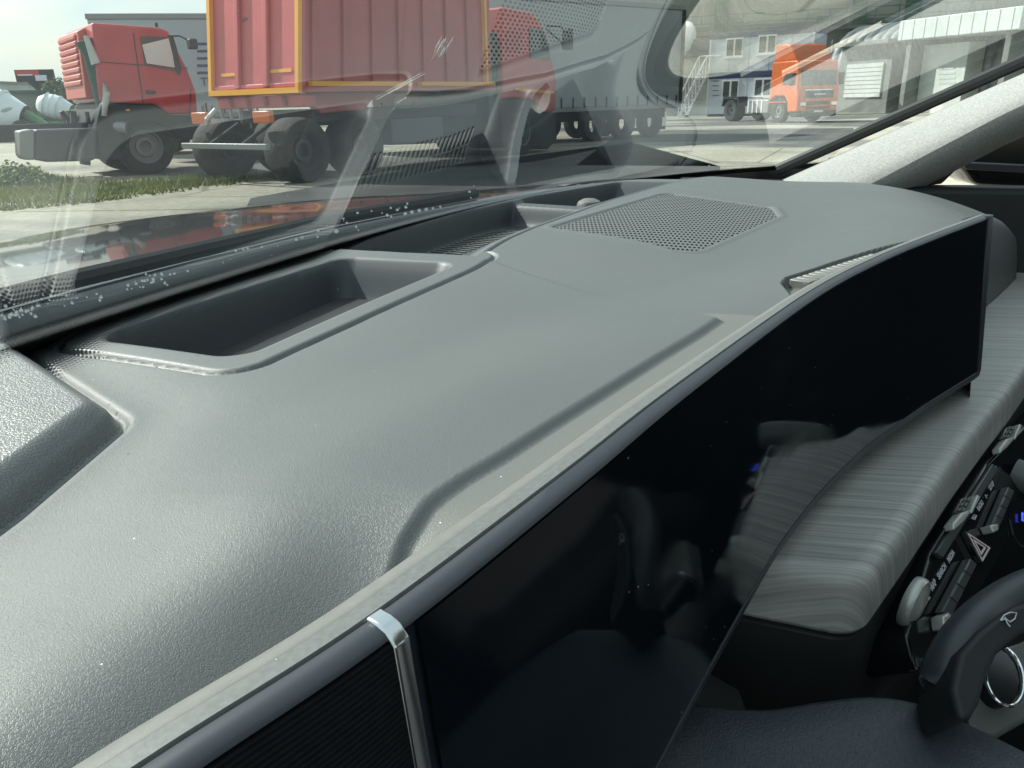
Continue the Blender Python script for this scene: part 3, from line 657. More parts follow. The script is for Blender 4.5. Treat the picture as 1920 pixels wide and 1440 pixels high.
def band(name, s_of, m):
    vs = []; fs = []; uv = []; n = 8
    L_ = 0; last = None
    for i, p in enumerate(wb):
        if last is not None: L_ += float(np.linalg.norm(np.array(p)-last))
        last = np.array(p)
        for k in range(n+1):
            q_ = ws(p, -.012+(s_of(p[0])+.012)*k/n); vs.append((q_[0], q_[1]-.0012*math.sin(SL), q_[2]-.0012*math.cos(SL))); uv.append((L_, k/n))
    for i in range(len(wb)-1):
        for k in range(n): fs.append((i*(n+1)+k, (i+1)*(n+1)+k, (i+1)*(n+1)+k+1, i*(n+1)+k+1))
    me = bpy.data.meshes.new(name); me.from_pydata(vs, [], fs); l = me.uv_layers.new(name='UVMap')
    for lp in me.loops: l.data[lp.index].uv = uv[lp.vertex_index]
    o = bpy.data.objects.new(name, me); COL.objects.link(o); me.materials.append(m); o.parent = car; return o
band('printed_band', lambda x: np.interp(x, [0, .3, .6, .9, 1.25], [.046, .040, .024, .012, .012]), M['frit'])

vs = []; fs = []
for p in wb:
    q_ = ws(p, -.004); vs += [(q_[0], q_[1]+.004, q_[2]+.0015), (q_[0], q_[1]+.010, q_[2]-.004), (q_[0], q_[1]+.006, H-.20)]
for i in range(len(wb)-1):
    for k in range(2): fs.append((i*3+k, (i+1)*3+k, (i+1)*3+k+1, i*3+k+1))
MB().add(vs, fs).build('glass_foot_seal', M['seal'], car, smooth=True)
# dried droplets, flecks and a scuff on the inside of the glass
bpy.context.view_layer.update()
_ws = bpy.data.objects['windshield']
def on_glass(px, py, off=.0016):
    d = Vector(ray(px, py)).normalized(); ok, l, n, i = _ws.ray_cast(Vector(CP), d)
    return np.array(l)-np.array(d)*off if ok else None
mb = MB(); spots = [(726, 404, 3.2), (760, 401, 3.5), (773, 398, 3.5), (786, 395, 3.2), (799, 393, 3.4), (812, 391, 2), (826, 388, 2.6), (631, 434, 4.2), (668, 426, 2), (672, 432, 1.4), (1082, 352, 1.6), (1330, 311, 1.6), (1556, 297, 2.6), (1590, 290, 3)]
for k in range(150):
    x = rng.uniform(0, 330) if k < 120 else rng.uniform(330, 900); y0 = np.interp(x, [0, 150, 330, 640, 900], [598, 560, 520, 418, 362]); cl_ = math.sin(x*.05)+math.sin(x*.021+1)
    if k < 120 and rng.uniform(-1.6, 1.6) > cl_: continue
    spots.append((x, y0+rng.normal(0, 8), rng.uniform(.7, 2.6)))
for x, y, r_px in spots:
    c = on_glass(x, y)
    if c is None: continue
    dist = np.linalg.norm(c-CP); rr = r_px/1440*dist; n = 7; ph = rng.uniform(0, 6)
    ring = [c+(RT*math.cos(2*math.pi*i/n+ph)*rng.uniform(.6, 1.5)+UP*math.sin(2*math.pi*i/n+ph)*rng.uniform(.5, 1))*rr for i in range(n)]
    mb.prism(ring, lambda p: tuple(p), lambda p: tuple(p-FW*.0003))
M['fleck'] = mat('chalky_fleck', (.6, .63, .61), .8)
tag(mb.build('dried_droplets', M['fleck'], car), kind='stuff')
mb = MB()
for k in range(11):
    x0 = 800+rng.uniform(0, 40); y0 = 112-(x0-800)*.3+rng.normal(0, 5); L_ = rng.uniform(15, 55); a_, b_ = on_glass(x0, y0), on_glass(x0+L_*.5+rng.normal(0, 2), y0-L_*.86)
    if a_ is not None and b_ is not None: mb.tube([a_, (a_+b_)/2+RT*rng.normal(0, .0002), b_], rng.uniform(.00003, .00010), 4)
for k in range(5):
    x0 = 700+rng.uniform(0, 60); y0 = 190-(x0-700)*.5; a_, b_ = on_glass(x0, y0), on_glass(x0+45, y0-26)
    if a_ is not None and b_ is not None: mb.tube([a_, b_], .00006, 4)
mb.build('glass_scuff', M['fleck'], car)
# ---- trim that closes the corner between dash, pillar and door
MB().plan([(1.135, .06), (1.135, -.40), (1.20, -.40), (1.30, -.02), (1.24, .10)], H-.60, H-.128).build('corner_trim', M['soft'], car, bevel=.006)
# ---- far windshield pillar
A0, A1 = PXP(1545, 298, 1.185), PXP(1920, 134, 1.165); Mm0, Mm1 = PXP(1655, 335, 1.10), PXP(1920, 192, 1.085); B0, B1 = PXP(1745, 348, 1.15), PXP(1920, 256, 1.12)
def ext(a, b, k0, k1): a = np.array(a); b = np.array(b); return [a+(b-a)*k for k in k0], None
ks = [-.45, -.2, 0, .25, .5, .75, 1, 1.6, 2.3, 3.0, 3.7]
rows = []
for k in ks:
    a = A0+(A1-A0)*k; m_ = Mm0+(Mm1-Mm0)*k; b = B0+(B1-B0)*k
    if k > 1: b = B1+(A1-A0)*(k-1)*.97; m_ = Mm1+(A1-A0)*(k-1)
    fl_ = .012*max(0, 1-max(k, 0)*4)
    rows.append([a+np.array([.03, 0, -.01]), a, a*.72+m_*.28+np.array([-.004, 0, .006]), a*.4+m_*.6+np.array([-.004, 0, .005]), m_+np.array([0, 0, 0]), m_*.55+b*.45+np.array([-.004, -.004, -.004]), b, b+np.array([.05, .01, -.012]), a+np.array([.07, .02, -.04])])
rows = np.array(rows); vs = [tuple(q_) for r in rows for q_ in r]; n = rows.shape[1]
fs = [(i*n+k, i*n+(k+1) % n, (i+1)*n+(k+1) % n, (i+1)*n+k) for i in range(len(ks)-1) for k in range(n)]
o = MB().add(vs, fs).build('windshield_pillar', M['pillar'], car, smooth=True, angle=75)
sb = o.modifiers.new('sub', 'SUBSURF'); sb.levels = sb.render_levels = 2
MB().tube([A0+(A1-A0)*k+np.array([.006, .006, .010]) for k in (-.25, 0, .5, 1, 2, 3.2)], .0085, 10).build('glass_seal', M['seal'], car, smooth=True)
# near pillar, roof, header, doors, seats : the rest of the cabin that the black glass mirrors
cab = [(-.45, .20), (1.16, -.02)]
MB().prism([(-.46, .24, H-.10), (-.40, .22, H-.12), (-.36, -.62, H+.27), (-.50, -.62, H+.30)], lambda p: p, lambda p: (p[0], p[1]-.10, p[2]-.01)).build('driver_pillar', M['pillar'], car, bevel=.01)
MB().plan([(-.45, -.47), (.35, -.36), (1.05, -.50), (1.08, -2.6), (-.45, -2.6)], H+.262, H+.285).build('roof', M['liner'], car, bevel=.008)
MB().box(-.55, 1.22, -2.66, -2.6, H-.9, H-.15).build('rear_panel', M['seat'], car)
MB().box(-.6, 1.25, -2.6, .40, H-.90, H-.86).build('floor_pan', M['soft'], car)
def door(name, x0, x1):
    d = MB().box(x0, x1, -2.6, -.05, H-.86, H-.175).build(name, M['soft'], car, bevel=.01)
    for y in (-2.6, -1.35): MB().box(x0+.01, x1-.01, y, y+.10, H-.175, H+.262).build('window_post', M['liner'], d)
    return d
door('driver_door', -.56, -.46)
# passenger door: beltline from the photograph
dp = MB().add(*(lambda q: (q, [(0,1,2,3),(7,6,5,4),(0,4,5,1),(1,5,6,2),(2,6,7,3),(3,7,4,0)]))([(1.13, -.10, H-.90), (1.13, -2.6, H-.90), (1.125, -2.6, H-.115), (1.125, -.02, H-.118), (1.22, -.10, H-.90), (1.22, -2.6, H-.90), (1.20, -2.6, H-.12), (1.20, -.02, H-.122)])).build('passenger_door', M['soft'], car, bevel=.008)
MB().box(1.14, 1.20, -1.4, -1.3, H-.12, H+.262).build('window_post', M['blk'], dp)
sl_ = [PXP(*q_, 1.17) for q_ in [(1700, 352), (1766, 345), (1812, 300), (1862, 282), (1790, 292), (1700, 330)]]
MB().prism(sl_, lambda p: tuple(p), lambda p: (p[0]+.02, p[1], p[2])).build('window_corner', M['blk'], dp, bevel=.002)
# door mirror outside
mo = [(1822, 262), (1775, 305), (1806, 315), (1828, 350), (2060, 362), (2090, 240), (1990, 210), (1900, 225)]
mp_ = [PXP(*q_, 1.33) for q_ in mo]
mh = MB().prism(mp_, lambda p: tuple(p), lambda p: (p[0]+.12, p[1]+.02, p[2])).build('door_mirror', M['gloss'], car, bevel=.015, seg=4)
lp_ = [PXP(*q_, 1.322) for q_ in [(1800, 303), (1990, 312), (2060, 326), (2060, 340), (1990, 328), (1812, 318)]]
MB().prism(lp_, lambda p: tuple(p), lambda p: (p[0]+.01, p[1], p[2])).build('mirror_lip', M['bezel'], mh, bevel=.002)
def seat(x):
    s_ = empty('front_seat', (0, 0, 0)); s_.parent = car
    MB().box(x-.26, x+.26, -1.05, -.52, H-.72, H-.56).build('seat_cushion', M['seat'], s_, bevel=.05, seg=4)
    b = MB().prism([(-1.0, H-.6), (-1.22, H-.02), (-1.32, H-.02), (-1.16, H-.6)], lambda p: (x-.25, p[0], p[1]), lambda p: (x+.25, p[0], p[1])).build('seat_back', M['seat'], s_, bevel=.04, seg=4)
    MB().box(x-.13, x+.13, -1.34, -1.24, H+.0, H+.19).build('headrest', M['seat'], s_, bevel=.035, seg=4)
seat(.02); seat(.78)

MB().plan([(.36, .03), (.33, -.02), (.60, -.10), (1.12, -.26), (1.12, .0), (.7, .05)], H-.85, H-.38).build('lower_dash', M['soft'], car, bevel=.01)
# ---- bonnet and wiper cowl outside the glass
def paint(name, col, rough=.25): return mat(name, col, rough, spec=.5, coat=.9)
M['carpaint'] = mat('grey_metallic_paint', (.10, .105, .108), .28, metal=.35, coat=1.0)
vs = []; fs = []; nu, nv = 34, 22
for j in range(nv+1):
    v = j/nv
    for i in range(nu+1):
        u = i/nu; x = -.62+u*1.94; xc = (x-.35)/.97
        y0 = .40-.24*xc**2; y1 = 1.28-.30*xc**4
        y = y0+(y1-y0)*v
        z = -.104-.016*xc**2-.050*v-.042*v**2.2-.02*max(0, abs(xc)-.72)*v+.007*math.exp(-((abs(xc)-.62)/.10)**2)*min(1, v*3)
        if v > .93: z -= (v-.93)/.07*.05
        vs.append((x, y, H+z))
for j in range(nv):
    for i in range(nu): fs.append((j*(nu+1)+i, j*(nu+1)+i+1, (j+1)*(nu+1)+i+1, (j+1)*(nu+1)+i))
o = MB().add(vs, fs).build('bonnet', M['carpaint'], car, smooth=True, angle=60)
sd = o.modifiers.new('s', 'SOLIDIFY'); sd.thickness = .02; sd.offset = -1
vs = []; fs = []
for p in wb:
    x, y = p[0], p[1]; vs += [(x, y+.0, H-.118), (x, y+.05, H-.124), (x*1.0, max(y+.10, .40-.24*((x-.35)/.97)**2+.03), H-.132-.045*((x-.35)/.97)**2)]
for i in range(len(wb)-1):
    for k in range(2): fs.append((i*3+k, (i+1)*3+k, (i+1)*3+k+1, i*3+k+1))
MB().add(vs, fs).build('wiper_cowl', M['soft'], car, smooth=True)
MB().tube([(.05, .42, H-.100), (.35, .425, H-.098), (.62, .415, H-.100), (.86, .37, H-.103)], .006, 8).build('wiper_blade', M['blk'], car, smooth=True)
MB().prism([(-.62, .0), (-.62, 1.1), (.0, 1.22), (.7, 1.22), (1.32, 1.1), (1.32, .0)], lambda p: (p[0], p[1], H-.95), lambda p: (p[0], p[1], H-.30)).build('front_body', M['carpaint'], car, bevel=.03)

# ------------------------------------------------------------ ground and grass
def ground_mat():
    m = mat('sandy_concrete', (.30, .29, .235), .95, spec=.2, bump=('noise', 6, .02, .4)); t = m.node_tree; b = t.nodes['Principled BSDF']
    c = nn(t, 'ShaderNodeTexCoord').outputs['Object']
    def noise(sc, d=5, r=.6, st=None):
        n = nn(t, 'ShaderNodeTexNoise'); n.inputs['Scale'].default_value = sc; n.inputs['Detail'].default_value = d; n.inputs['Roughness'].default_value = r
        if st:
            mp = nn(t, 'ShaderNodeMapping'); mp.inputs['Scale'].default_value = st[:3]; mp.inputs['Rotation'].default_value = (0, 0, R_(st[3])); t.links.new(c, mp.inputs[0]); t.links.new(mp.outputs[0], n.inputs[0])
        else: t.links.new(c, n.inputs[0])
        return n.outputs[0]
    def ramp(f, a, b_, c0, c1):
        r = nn(t, 'ShaderNodeValToRGB'); e = r.color_ramp.elements; e[0].position = a; e[1].position = b_; e[0].color = (*c0, 1); e[1].color = (*c1, 1); t.links.new(f, r.inputs[0]); return r.outputs[0]
    def mix(f, a, b_, mode='MIX'):
        n = nn(t, 'ShaderNodeMix', data_type='RGBA', blend_type=mode)
        for i, q in ((0, f), (6, a), (7, b_)):
            if isinstance(q, (float, int)): n.inputs[i].default_value = q
            elif isinstance(q, tuple): n.inputs[i].default_value = (*q, 1)
            else: t.links.new(q, n.inputs[i])
        return n.outputs[2]
    base = ramp(noise(.5), .3, .7, (.30, .285, .23), (.45, .43, .355))
    fine = ramp(noise(9, 6, .7), .35, .65, (.72, .72, .72), (1.1, 1.1, 1.1)); base = mix(1.0, base, fine, 'MULTIPLY')
    dark_patch = ramp(noise(.16, 4, .5, (1, .45, 1, 20)), .50, .56, (0, 0, 0), (1, 1, 1))  # random darker patches across the concrete
    base = mix(dark_patch, base, (.13, .135, .13))
    v = nn(t, 'ShaderNodeTexVoronoi', feature='DISTANCE_TO_EDGE'); v.inputs['Scale'].default_value = .30; t.links.new(c, v.inputs[0])
    ck = ramp(v.outputs['Distance'], .004, .010, (.55, .55, .5), (1, 1, 1)); base = mix(1.0, base, ck, 'MULTIPLY')
    t.links.new(base, b.inputs['Base Color']); return m
M['ground'] = ground_mat()
g = MB().add([(-400,-900,0),(1400,-900,0),(1400,900,0),(-400,900,0)], [(0,1,2,3)]).build('ground', M['ground']); g['kind'] = 'structure'
M['asphalt'] = mat('dark_asphalt', (.085, .09, .088), .9, spec=.25, var=(.8, .3), bump=('noise', 20, .006, .5))
def gpoly(name, pxs, z, m):
    o = MB().add([(*P(x, y, 0)[:2], z) for x, y in pxs], [tuple(range(len(pxs)))]).build(name, m); o['kind'] = 'structure'; return o
gpoly('road', [(470, 372), (760, 320), (1000, 304), (1180, 268), (1600, 262), (1600, 240), (1250, 244), (1150, 258), (1080, 310), (1350, 312), (1350, 345), (900, 420), (400, 520)], .004, M['asphalt'])
# grass verge
M['grass'] = mat('grass_blades', (.14, .19, .06), .7, var=(1.6, .45, (1.5, 1.15, .9)))
M['weed'] = mat('weed_leaves', (.11, .17, .06), .7, var=(5.0, .3))
gp = [(-260, 330), (0, 318), (60, 316), (110, 335), (200, 342), (330, 336), (470, 322), (500, 330), (430, 350), (300, 366), (180, 380), (60, 392), (-300, 420)]
poly = np.array([P(x, y, 0)[:2] for x, y in gp]); lo, hi = poly.min(0), poly.max(0)
vs = []; fs = []; n_b = 0
cand = rng.uniform(lo, hi, (60000, 2)); sd_ = poly_sd([tuple(p) for p in poly], cand[:, 0], cand[:, 1])
dens = np.sin(cand[:, 0]*1.9+cand[:, 1]*1.1)+np.sin(cand[:, 0]*.7-cand[:, 1]*2.3)+np.sin(cand[:, 0]*5.1)*.5
sel = cand[(sd_ < 0) & (rng.uniform(-2.2, 1.6, len(cand)) < dens+(-sd_*1.2)-.6)]
for x, y in sel[:26000]:
    h_ = rng.uniform(.04, .15); a_ = rng.uniform(0, 6.28); w_ = rng.uniform(.008, .02); lx, ly = rng.normal(0, .05, 2); k = len(vs)
    vs += [(x-w_*math.cos(a_), y-w_*math.sin(a_), 0), (x+w_*math.cos(a_), y+w_*math.sin(a_), 0), (x+lx, y+ly, h_)]; fs.append((k, k+1, k+2))
gr = MB().add(vs, fs).build('grass', M['grass']); tag(gr, 'strip of short green grass along the sandy yard', 'grass', kind='stuff')
vs = []; fs = []                                        # taller weed clump at the left end
wc = P(35, 352, 0)
for _ in range(1500):
    x, y = wc[:2]+rng.normal(0, .34, 2); h_ = rng.uniform(.1, .55)*math.exp(-((x-wc[0])**2+(y-wc[1])**2)/.35); z0 = h_*rng.uniform(.3, 1); a_ = rng.uniform(0, 6.28); l_ = rng.uniform(.03, .08); k = len(vs)
    vs += [(x, y, z0), (x+l_*math.cos(a_), y+l_*math.sin(a_), z0+.03), (x+l_*1.3*math.cos(a_+.5), y+l_*1.3*math.sin(a_+.5), z0-.01)]; fs.append((k, k+1, k+2))
tag(MB().add(vs, fs).build('weed_clump', M['weed']), 'tall leafy weed clump at the left end of the grass strip', 'weeds')

# ------------------------------------------------------------ vehicles
M['red'] = mat('red_truck_paint', (.42, .035, .045), .38, coat=.3, var=(1.6, .14, (1, 1.3, 1.3)))
M['red2'] = mat('pale_red_paint', (.50, .085, .085), .5, coat=.15, var=(1.5, .10))  # lighter red for the tipper's tailgate, rear beam and cab
M['redrib'] = mat('red_tipper_paint', (.36, .055, .06), .5, coat=.15, var=(1.2, .12))
M['dkgreen'] = mat('dark_green_duct', (.02, .06, .05), .5)
M['wrap'] = mat('crumpled_film', (.45, .48, .46), .4, bump=('noise', 14, .03, .8))
M['tyre'] = mat('tyre_rubber', (.022, .022, .023), .85, var=(5, .45, (1.3, 1.25, 1.1)), bump=('noise', 16, .02, .8))
M['steel'] = mat('dull_steel', (.25, .26, .26), .5, metal=.4)
M['rimdark'] = mat('dusty_dark_rim', (.045, .047, .05), .7)
M['chassis'] = mat('chassis_black', (.018, .021, .026), .6, var=(2, .25))
M['tank'] = mat('dark_grey_tank', (.055, .062, .075), .45)
M['yellow'] = mat('yellow_reflective_tape', (.78, .36, .03), .5)
M['orange'] = mat('orange_truck_paint', (.64, .125, .012), .42, coat=.3, var=(1.5, .08))
M['amber'] = mat('amber_lamp', (.55, .12, .02), .3)
M['curtain'] = mat('grey_curtain', (.33, .355, .355), .7, var=(.5, .10), bump=('noise', 3, .03, .5))
M['curtain2'] = mat('pale_grey_curtain', (.36, .39, .41), .7, var=(.6, .06))
M['navy'] = mat('navy_blue_paint', (.020, .035, .11), .5)
M['white'] = mat('white_panel_paint', (.60, .65, .72), .5, var=(.6, .08))
M['pvc'] = mat('white_plastic_frame', (.75, .77, .78), .4)
M['pane'] = mat('dark_window_pane', (.05, .065, .06), .12, spec=.6)
M['cream'] = mat('cream_wall_panel', (.38, .39, .33), .8, var=(.2, .10))
M['green'] = mat('green_column_paint', (.05, .14, .09), .6)
M['zinc'] = mat('weathered_corrugated_zinc', (.19, .215, .22), .55, metal=.25, var=(.7, .2))
M['canopy'] = mat('white_canopy_sheet', (.48, .54, .52), .5, var=(.8, .14))
M['doorw'] = mat('white_roller_door', (.50, .54, .50), .6, var=(.9, .12))
M['wallg'] = mat('weathered_wall', (.17, .185, .17), .8, var=(.8, .25))
M['mixw'] = mat('white_drum_paint', (.62, .68, .70), .4, var=(2, .06))
M['mixg'] = mat('green_frame_paint', (.06, .17, .07), .5, var=(2, .3))
M['farw'] = mat('grey_green_shed_wall', (.16, .20, .185), .8, var=(.4, .1))
M['bill_r'] = mat('billboard_red', (.55, .05, .06), .5); M['bill_w'] = mat('billboard_white', (.7, .72, .8), .5)
M['blotch'] = mat('sign_white', (.7, .72, .72), .6)
M['sunlit_red'] = mat('sunlit_cab_back', (.52, .12, .10), .45)  # sun on the cab's rear wall painted in as a paler red
M['paper'] = mat('paper_sheet', (.62, .64, .60), .8)
def placed(name, pl, label, cat, group=None): return empty(name, tuple(pl.W), R_(pl.az), label, cat, group)
def wheel(par, x, y, r, w=.30, out=-1, name='wheel'):
    """axis along local y; out = side whose face shows"""
    o = MB().lathe([(r*.60, -w/2), (r*.93, -w/2), (r, -w*.36), (r, w*.36), (r*.93, w/2), (r*.60, w/2)], (x, y, r), (0, 1, 0), 40).build(name, M['tyre'], par, smooth=True, angle=40)
    f = out
    MB().lathe([(.001, f*w*.05), (r*.20, f*w*.05), (r*.22, f*w*.30), (r*.34, f*w*.30), (r*.36, f*w*.12), (r*.52, f*w*.14), (r*.57, f*w*.46), (r*.62, f*w*.46), (r*.62, 0)], (x, y, r), (0, 1, 0), 36).build('rim', (M['rimdark'] if w > .5 else M['steel']) if r > .45 else M['chrome'], o, smooth=True, angle=40)
    return o
# --- red cab chassis at left
T1 = Plane(P(285, 327, 0), -30)
t1 = placed('cab_chassis_truck', T1, 'bright red lorry cab on a bare black chassis, with torn film on its side window', 'truck')
pr = T1.prof
cabp = pr([(172,42),(300,51),(316,57),(326,80),(352,130),(368,172),(371,214),(315,214),(303,203),(290,196),(190,192),(183,150)])
c_ = MB().side(cabp, 0, 2.4).build('cab', M['red'], t1, bevel=.05, seg=3)
rp = pr([(160,50),(172,42),(183,150),(190,192),(176,192)])
# rear wall: corrugated panel facing back, its sunlit tone put into the colour
x0r, z1r = T1.on(172, 46); x1r, z0r = T1.on(190, 193)
mb = MB(); mb.prism([(x0r-.16, z1r-.08), (x0r+.02, z1r), (x1r, z0r+.1), (x1r-.14, z0r+.1)], lambda p: (p[0], .55, p[1]), lambda p: (p[0], 2.40, p[1]))
rw = mb.build('rear_wall', M['sunlit_red'], t1, bevel=.02)
for k in range(8):
    z = z0r+.35+k*(z1r-z0r-.45)/8; xx = x0r-.16+(x1r-x0r)*(1-(z-z0r)/(z1r-z0r))*.9
    MB().box(xx-.035, xx+.02, .70, 2.30, z, z+.10).build('pressed_rib', M['sunlit_red'], rw, bevel=.03)
MB().tube([(x0r-.10, .28, z1r-.25), (x0r+.0, .28, z0r+.9), (x0r+.06, .28, z0r-.1)], .21, 12).build('intake_duct', M['dkgreen'], t1, smooth=True)
MB().tube([(x0r-.14, .04, z1r-.2), (x0r-.06, .02, z1r-.7), (x0r-.02, .06, z0r+.8), (x0r+.03, .02, z0r+.2), (x0r-.1, .03, z0r-.25)], [.05, .09, .06, .08, .05], 10).build('film_strip', M['wrap'], t1, smooth=True)
MB().tube([(x0r-.02, .2, z0r-.42), (x0r+.28, .0, z0r-.5)], [.13, .12], 14).build('exhaust_elbow', M['steel'], t1, smooth=True)
wp = pr([(262,68),(312,69),(326,100),(334,134),(271,122)])
wo = MB().side(wp, -.015, .01).build('side_window', M['pane'], t1)
MB().side(pr([(266,84),(315,72),(322,98),(329,127),(275,119)]), -.03, -.016).build('window_film', M['paper'], wo)
MB().side(pr([(323,66),(331,92),(339,130),(335,142),(327,126),(318,72)]), -.04, -.016).build('pillar_gap', M['chassis'], wo)
dl = MB()
for a_, b_ in (((250, 62), (268, 192)), ((183, 116), (352, 128)), ((358, 165), (355, 214))):
    (xa, za), (xb, zb) = T1.on(*a_), T1.on(*b_); dl.prism([(xa-.008, za), (xa+.008, za), (xb+.008, zb), (xb-.008, zb)] if abs(xa-xb) < abs(za-zb) else [(xa, za-.008), (xb, zb-.008), (xb, zb+.008), (xa, za+.008)], lambda p: (p[0], -.012, p[1]), lambda p: (p[0], -.002, p[1]))
dl.build('door_seam', M['chassis'], t1)
MB().side(pr([(273,169),(292,171),(290,176),(274,176)]), -.05, 0).build('door_handle', M['chassis'], t1, bevel=.01)
lower = pr([(190,193),(290,197),(304,206),(315,215),(369,216),(374,238),(370,262),(345,262),(328,250),(320,240),(300,232),(278,232),(256,240),(240,262),(232,300),(190,300),(180,240)])
MB().side(lower, .02, 2.35).build('lower_body', M['chassis'], t1, bevel=.03)
MB().side(pr([(236,205),(243,204),(243,208),(236,208)]), -.02, .02).build('side_marker', M['yellow'], t1)
# mirror
mx_, mz_ = T1.on(340, 80)
MB().tube([(mx_-.25, .0, mz_+.12), (mx_-.05, -.12, mz_+.12), (mx_+.1, -.22, mz_+.02)], .018, 8).build('mirror_arm', M['chassis'], t1, smooth=True)
MB().box(mx_+.05, mx_+.22, -.36, -.14, mz_-.14, mz_+.06).build('side_mirror', M['chassis'], t1, bevel=.03)
MB().tube([(mx_-.35, .3, z1r-.05), (mx_-.35, .3, z1r+.10)], .03, 8).build('roof_horn', M['chassis'], t1)
wheel(t1, 0, .20, .56, .36); wheel(t1, 0, 2.15, .56, .36)
mb = MB(); sA = T1.on(180, 240)[0]; 
MB().side(pr([(66,243),(182,240),(182,297),(170,302),(88,304),(66,300)]), .0, .62).build('fuel_tank', M['tank'], t1, bevel=.04, seg=3)
MB().side(pr([(36,246),(60,242),(66,246),(66,300),(45,300),(38,292)]), .02, .60).build('tank_end', M['steel'], t1, bevel=.06, seg=3)
for y in (.75, 1.55): MB().box(sA-5.2, sA+1.2, y, y+.10, .80, 1.08).build('frame_rail', M['chassis'], t1, bevel=.01)
for k in range(6): MB().box(sA-5+k*.9, sA-4.9+k*.9, .85, 1.55, .84, 1.02).build('cross_member', M['chassis'], t1)
MB().side(pr([(160,300),(177,300),(177,312),(162,310)]), .3, .6).build('battery_step', M['chassis'], t1, bevel=.02)
for x in (sA-4.4, sA-3.1):
    for y in (.1, 2.25): wheel(t1, x, y, .56, .5)
# engine clutter behind the cab
for k in range(7):
    x = sA+.05-rng.uniform(0, .3); y = rng.uniform(.5, 1.9); MB().tube([(x, y, 1.05), (x+rng.normal(0, .12), y+rng.normal(0, .1), 1.12+rng.uniform(0, .22))], rng.uniform(.03, .08), 8).build('engine_pipe', M['steel'] if k % 2 else M['chassis'], t1, smooth=True)

# --- red tipper
T2 = Plane(P(560, 345, 0), -14)
t2 = placed('tipper_truck', T2, 'big red tipper lorry with yellow reflective edging, its ribbed tailgate turned to the viewer', 'truck')
p2 = T2.prof
zt = 3.55
(xa, za), (xb, zb) = T2.on(565, 166), T2.on(924, 190)
BW = 2.5; zbd = 1.50
xf = xb
side_ = [(xa, zbd), (xf, zbd), (xf+.02, zt), (xa+.32, zt)]
body = MB().side([(xa+.05, zbd), (xf, zbd), (xf, zt), (xa+.40, zt)], .02, BW-.02).build('tipper_body', M['redrib'], t2, bevel=.01)
SQ = [(xa+.05, .02, zbd), (xf, .02, zbd), (xf, .02, zt), (xa+.37, .02, zt)]
for k in range(8):
    u = .03+k*.134; MB().patch(SQ, u, u+.022, .03, 1, 0, .055).build('side_rib', M['redrib'], body, bevel=.01)
MB().patch(SQ, 0, 1, .0, .045, 0, .11).build('lower_rail', M['redrib'], body, bevel=.01)
for i, k in enumerate((0, .52)): MB().patch(SQ, k+.02, k+.48, .048, .086, .0, .112 if i == 0 else .113).build('yellow_tape', M['yellow'], body)
for u in (.945,): MB().patch(SQ, u, u+.012, .08, 1, .0, .096).build('yellow_tape', M['yellow'], body)
TQ = [(xa+.02, BW, zbd-.02), (xa+.02, .0, zbd-.02), (xa+.34, .0, zt), (xa+.34, BW, zt)]
tg = MB().patch(TQ, 0, 1, 0, 1, -.05, .02).build('tailgate', M['red2'], t2)
for u in (.0, .965): MB().patch(TQ, u, u+.035, .0, 1, .02, .10).build('yellow_tape', M['yellow'], tg)
MB().patch(TQ, .035, .965, .0, .045, .02, .10).build('yellow_tape', M['yellow'], tg)
for u in (.31, .345+.28): MB().patch(TQ, u, u+.05, .05, 1, .02, .10).build('tailgate_rib', M['red2'], tg, bevel=.02)
MB().patch(TQ, .04, .96, .05, .085, .02, .06).build('bottom_lip', M['red2'], tg, bevel=.01)
MB().patch(TQ, .12, .30, .165, .19, .02, .035).build('reflector', M['yellow'], tg); MB().patch(TQ, .68, .90, .170, .197, .02, .035).build('reflector', M['yellow'], tg)
# skirt and hinges below the tailgate
MB().box(xa+.05, xa+.35, .05, BW-.05, 1.26, 1.47).build('rear_beam', M['red2'], t2, bevel=.02)
for k in range(4): MB().tube([(xa-.0, .5+k*.5, 1.44), (xa+.05, .5+k*.5, 1.30)], .045, 8).build('hinge_lug', M['redrib'], t2, smooth=True)
MB().side([(xa+.15, 1.50), (xa+2.0, 1.50), (xa+1.6, 1.18), (xa+.5, 1.14)], .12, .30).build('side_gusset', M['redrib'], t2, bevel=.02)
# running gear
for y in (.72, 1.55): MB().box(xa+.5, xf+2.4, y, y+.10, .92, 1.22).build('frame_rail', M['chassis'], t2, bevel=.01)
w2 = T2.on(715, 340)[0]
for x in (.25, .25+1.38): 
    for y in (.22, 2.28): wheel(t2, x, y, .55, .56)
    MB().tube([(x, .3, .55), (x, 2.2, .55)], .10, 10).build('axle', M['chassis'], t2, smooth=True)
MB().side([(xa+.4, 1.22), (xf-.3, 1.22), (xf-.3, 1.02), (xa+.4, 1.0)], .25, 2.2).build('underbody', M['chassis'], t2)
MB().box(-.55, -.45, .05, 2.45, .60, .70).build('underrun_bar', M['steel'], t2, bevel=.015)
for y in (.8, 1.7): MB().tube([(-.5, y, .65), (.2, y, 1.0)], .04, 8).build('bar_bracket', M['chassis'], t2)
MB().box(-.32, -.22, 1.9, 2.35, 1.02, 1.22).build('tail_lamp', M['amber'], t2, bevel=.02); MB().box(-.32, -.22, .15, .60, 1.02, 1.22).build('tail_lamp', M['amber'], t2, bevel=.02)
MB().tube([(-.2, 1.75, 1.26), (-.35, 1.85, 1.1), (-.28, 1.95, 1.02)], .04, 8).build('hose', M['wrap'], t2, smooth=True)
c0 = T2.on(948, 190)[0]; c1 = T2.on(1046, 205)[0]
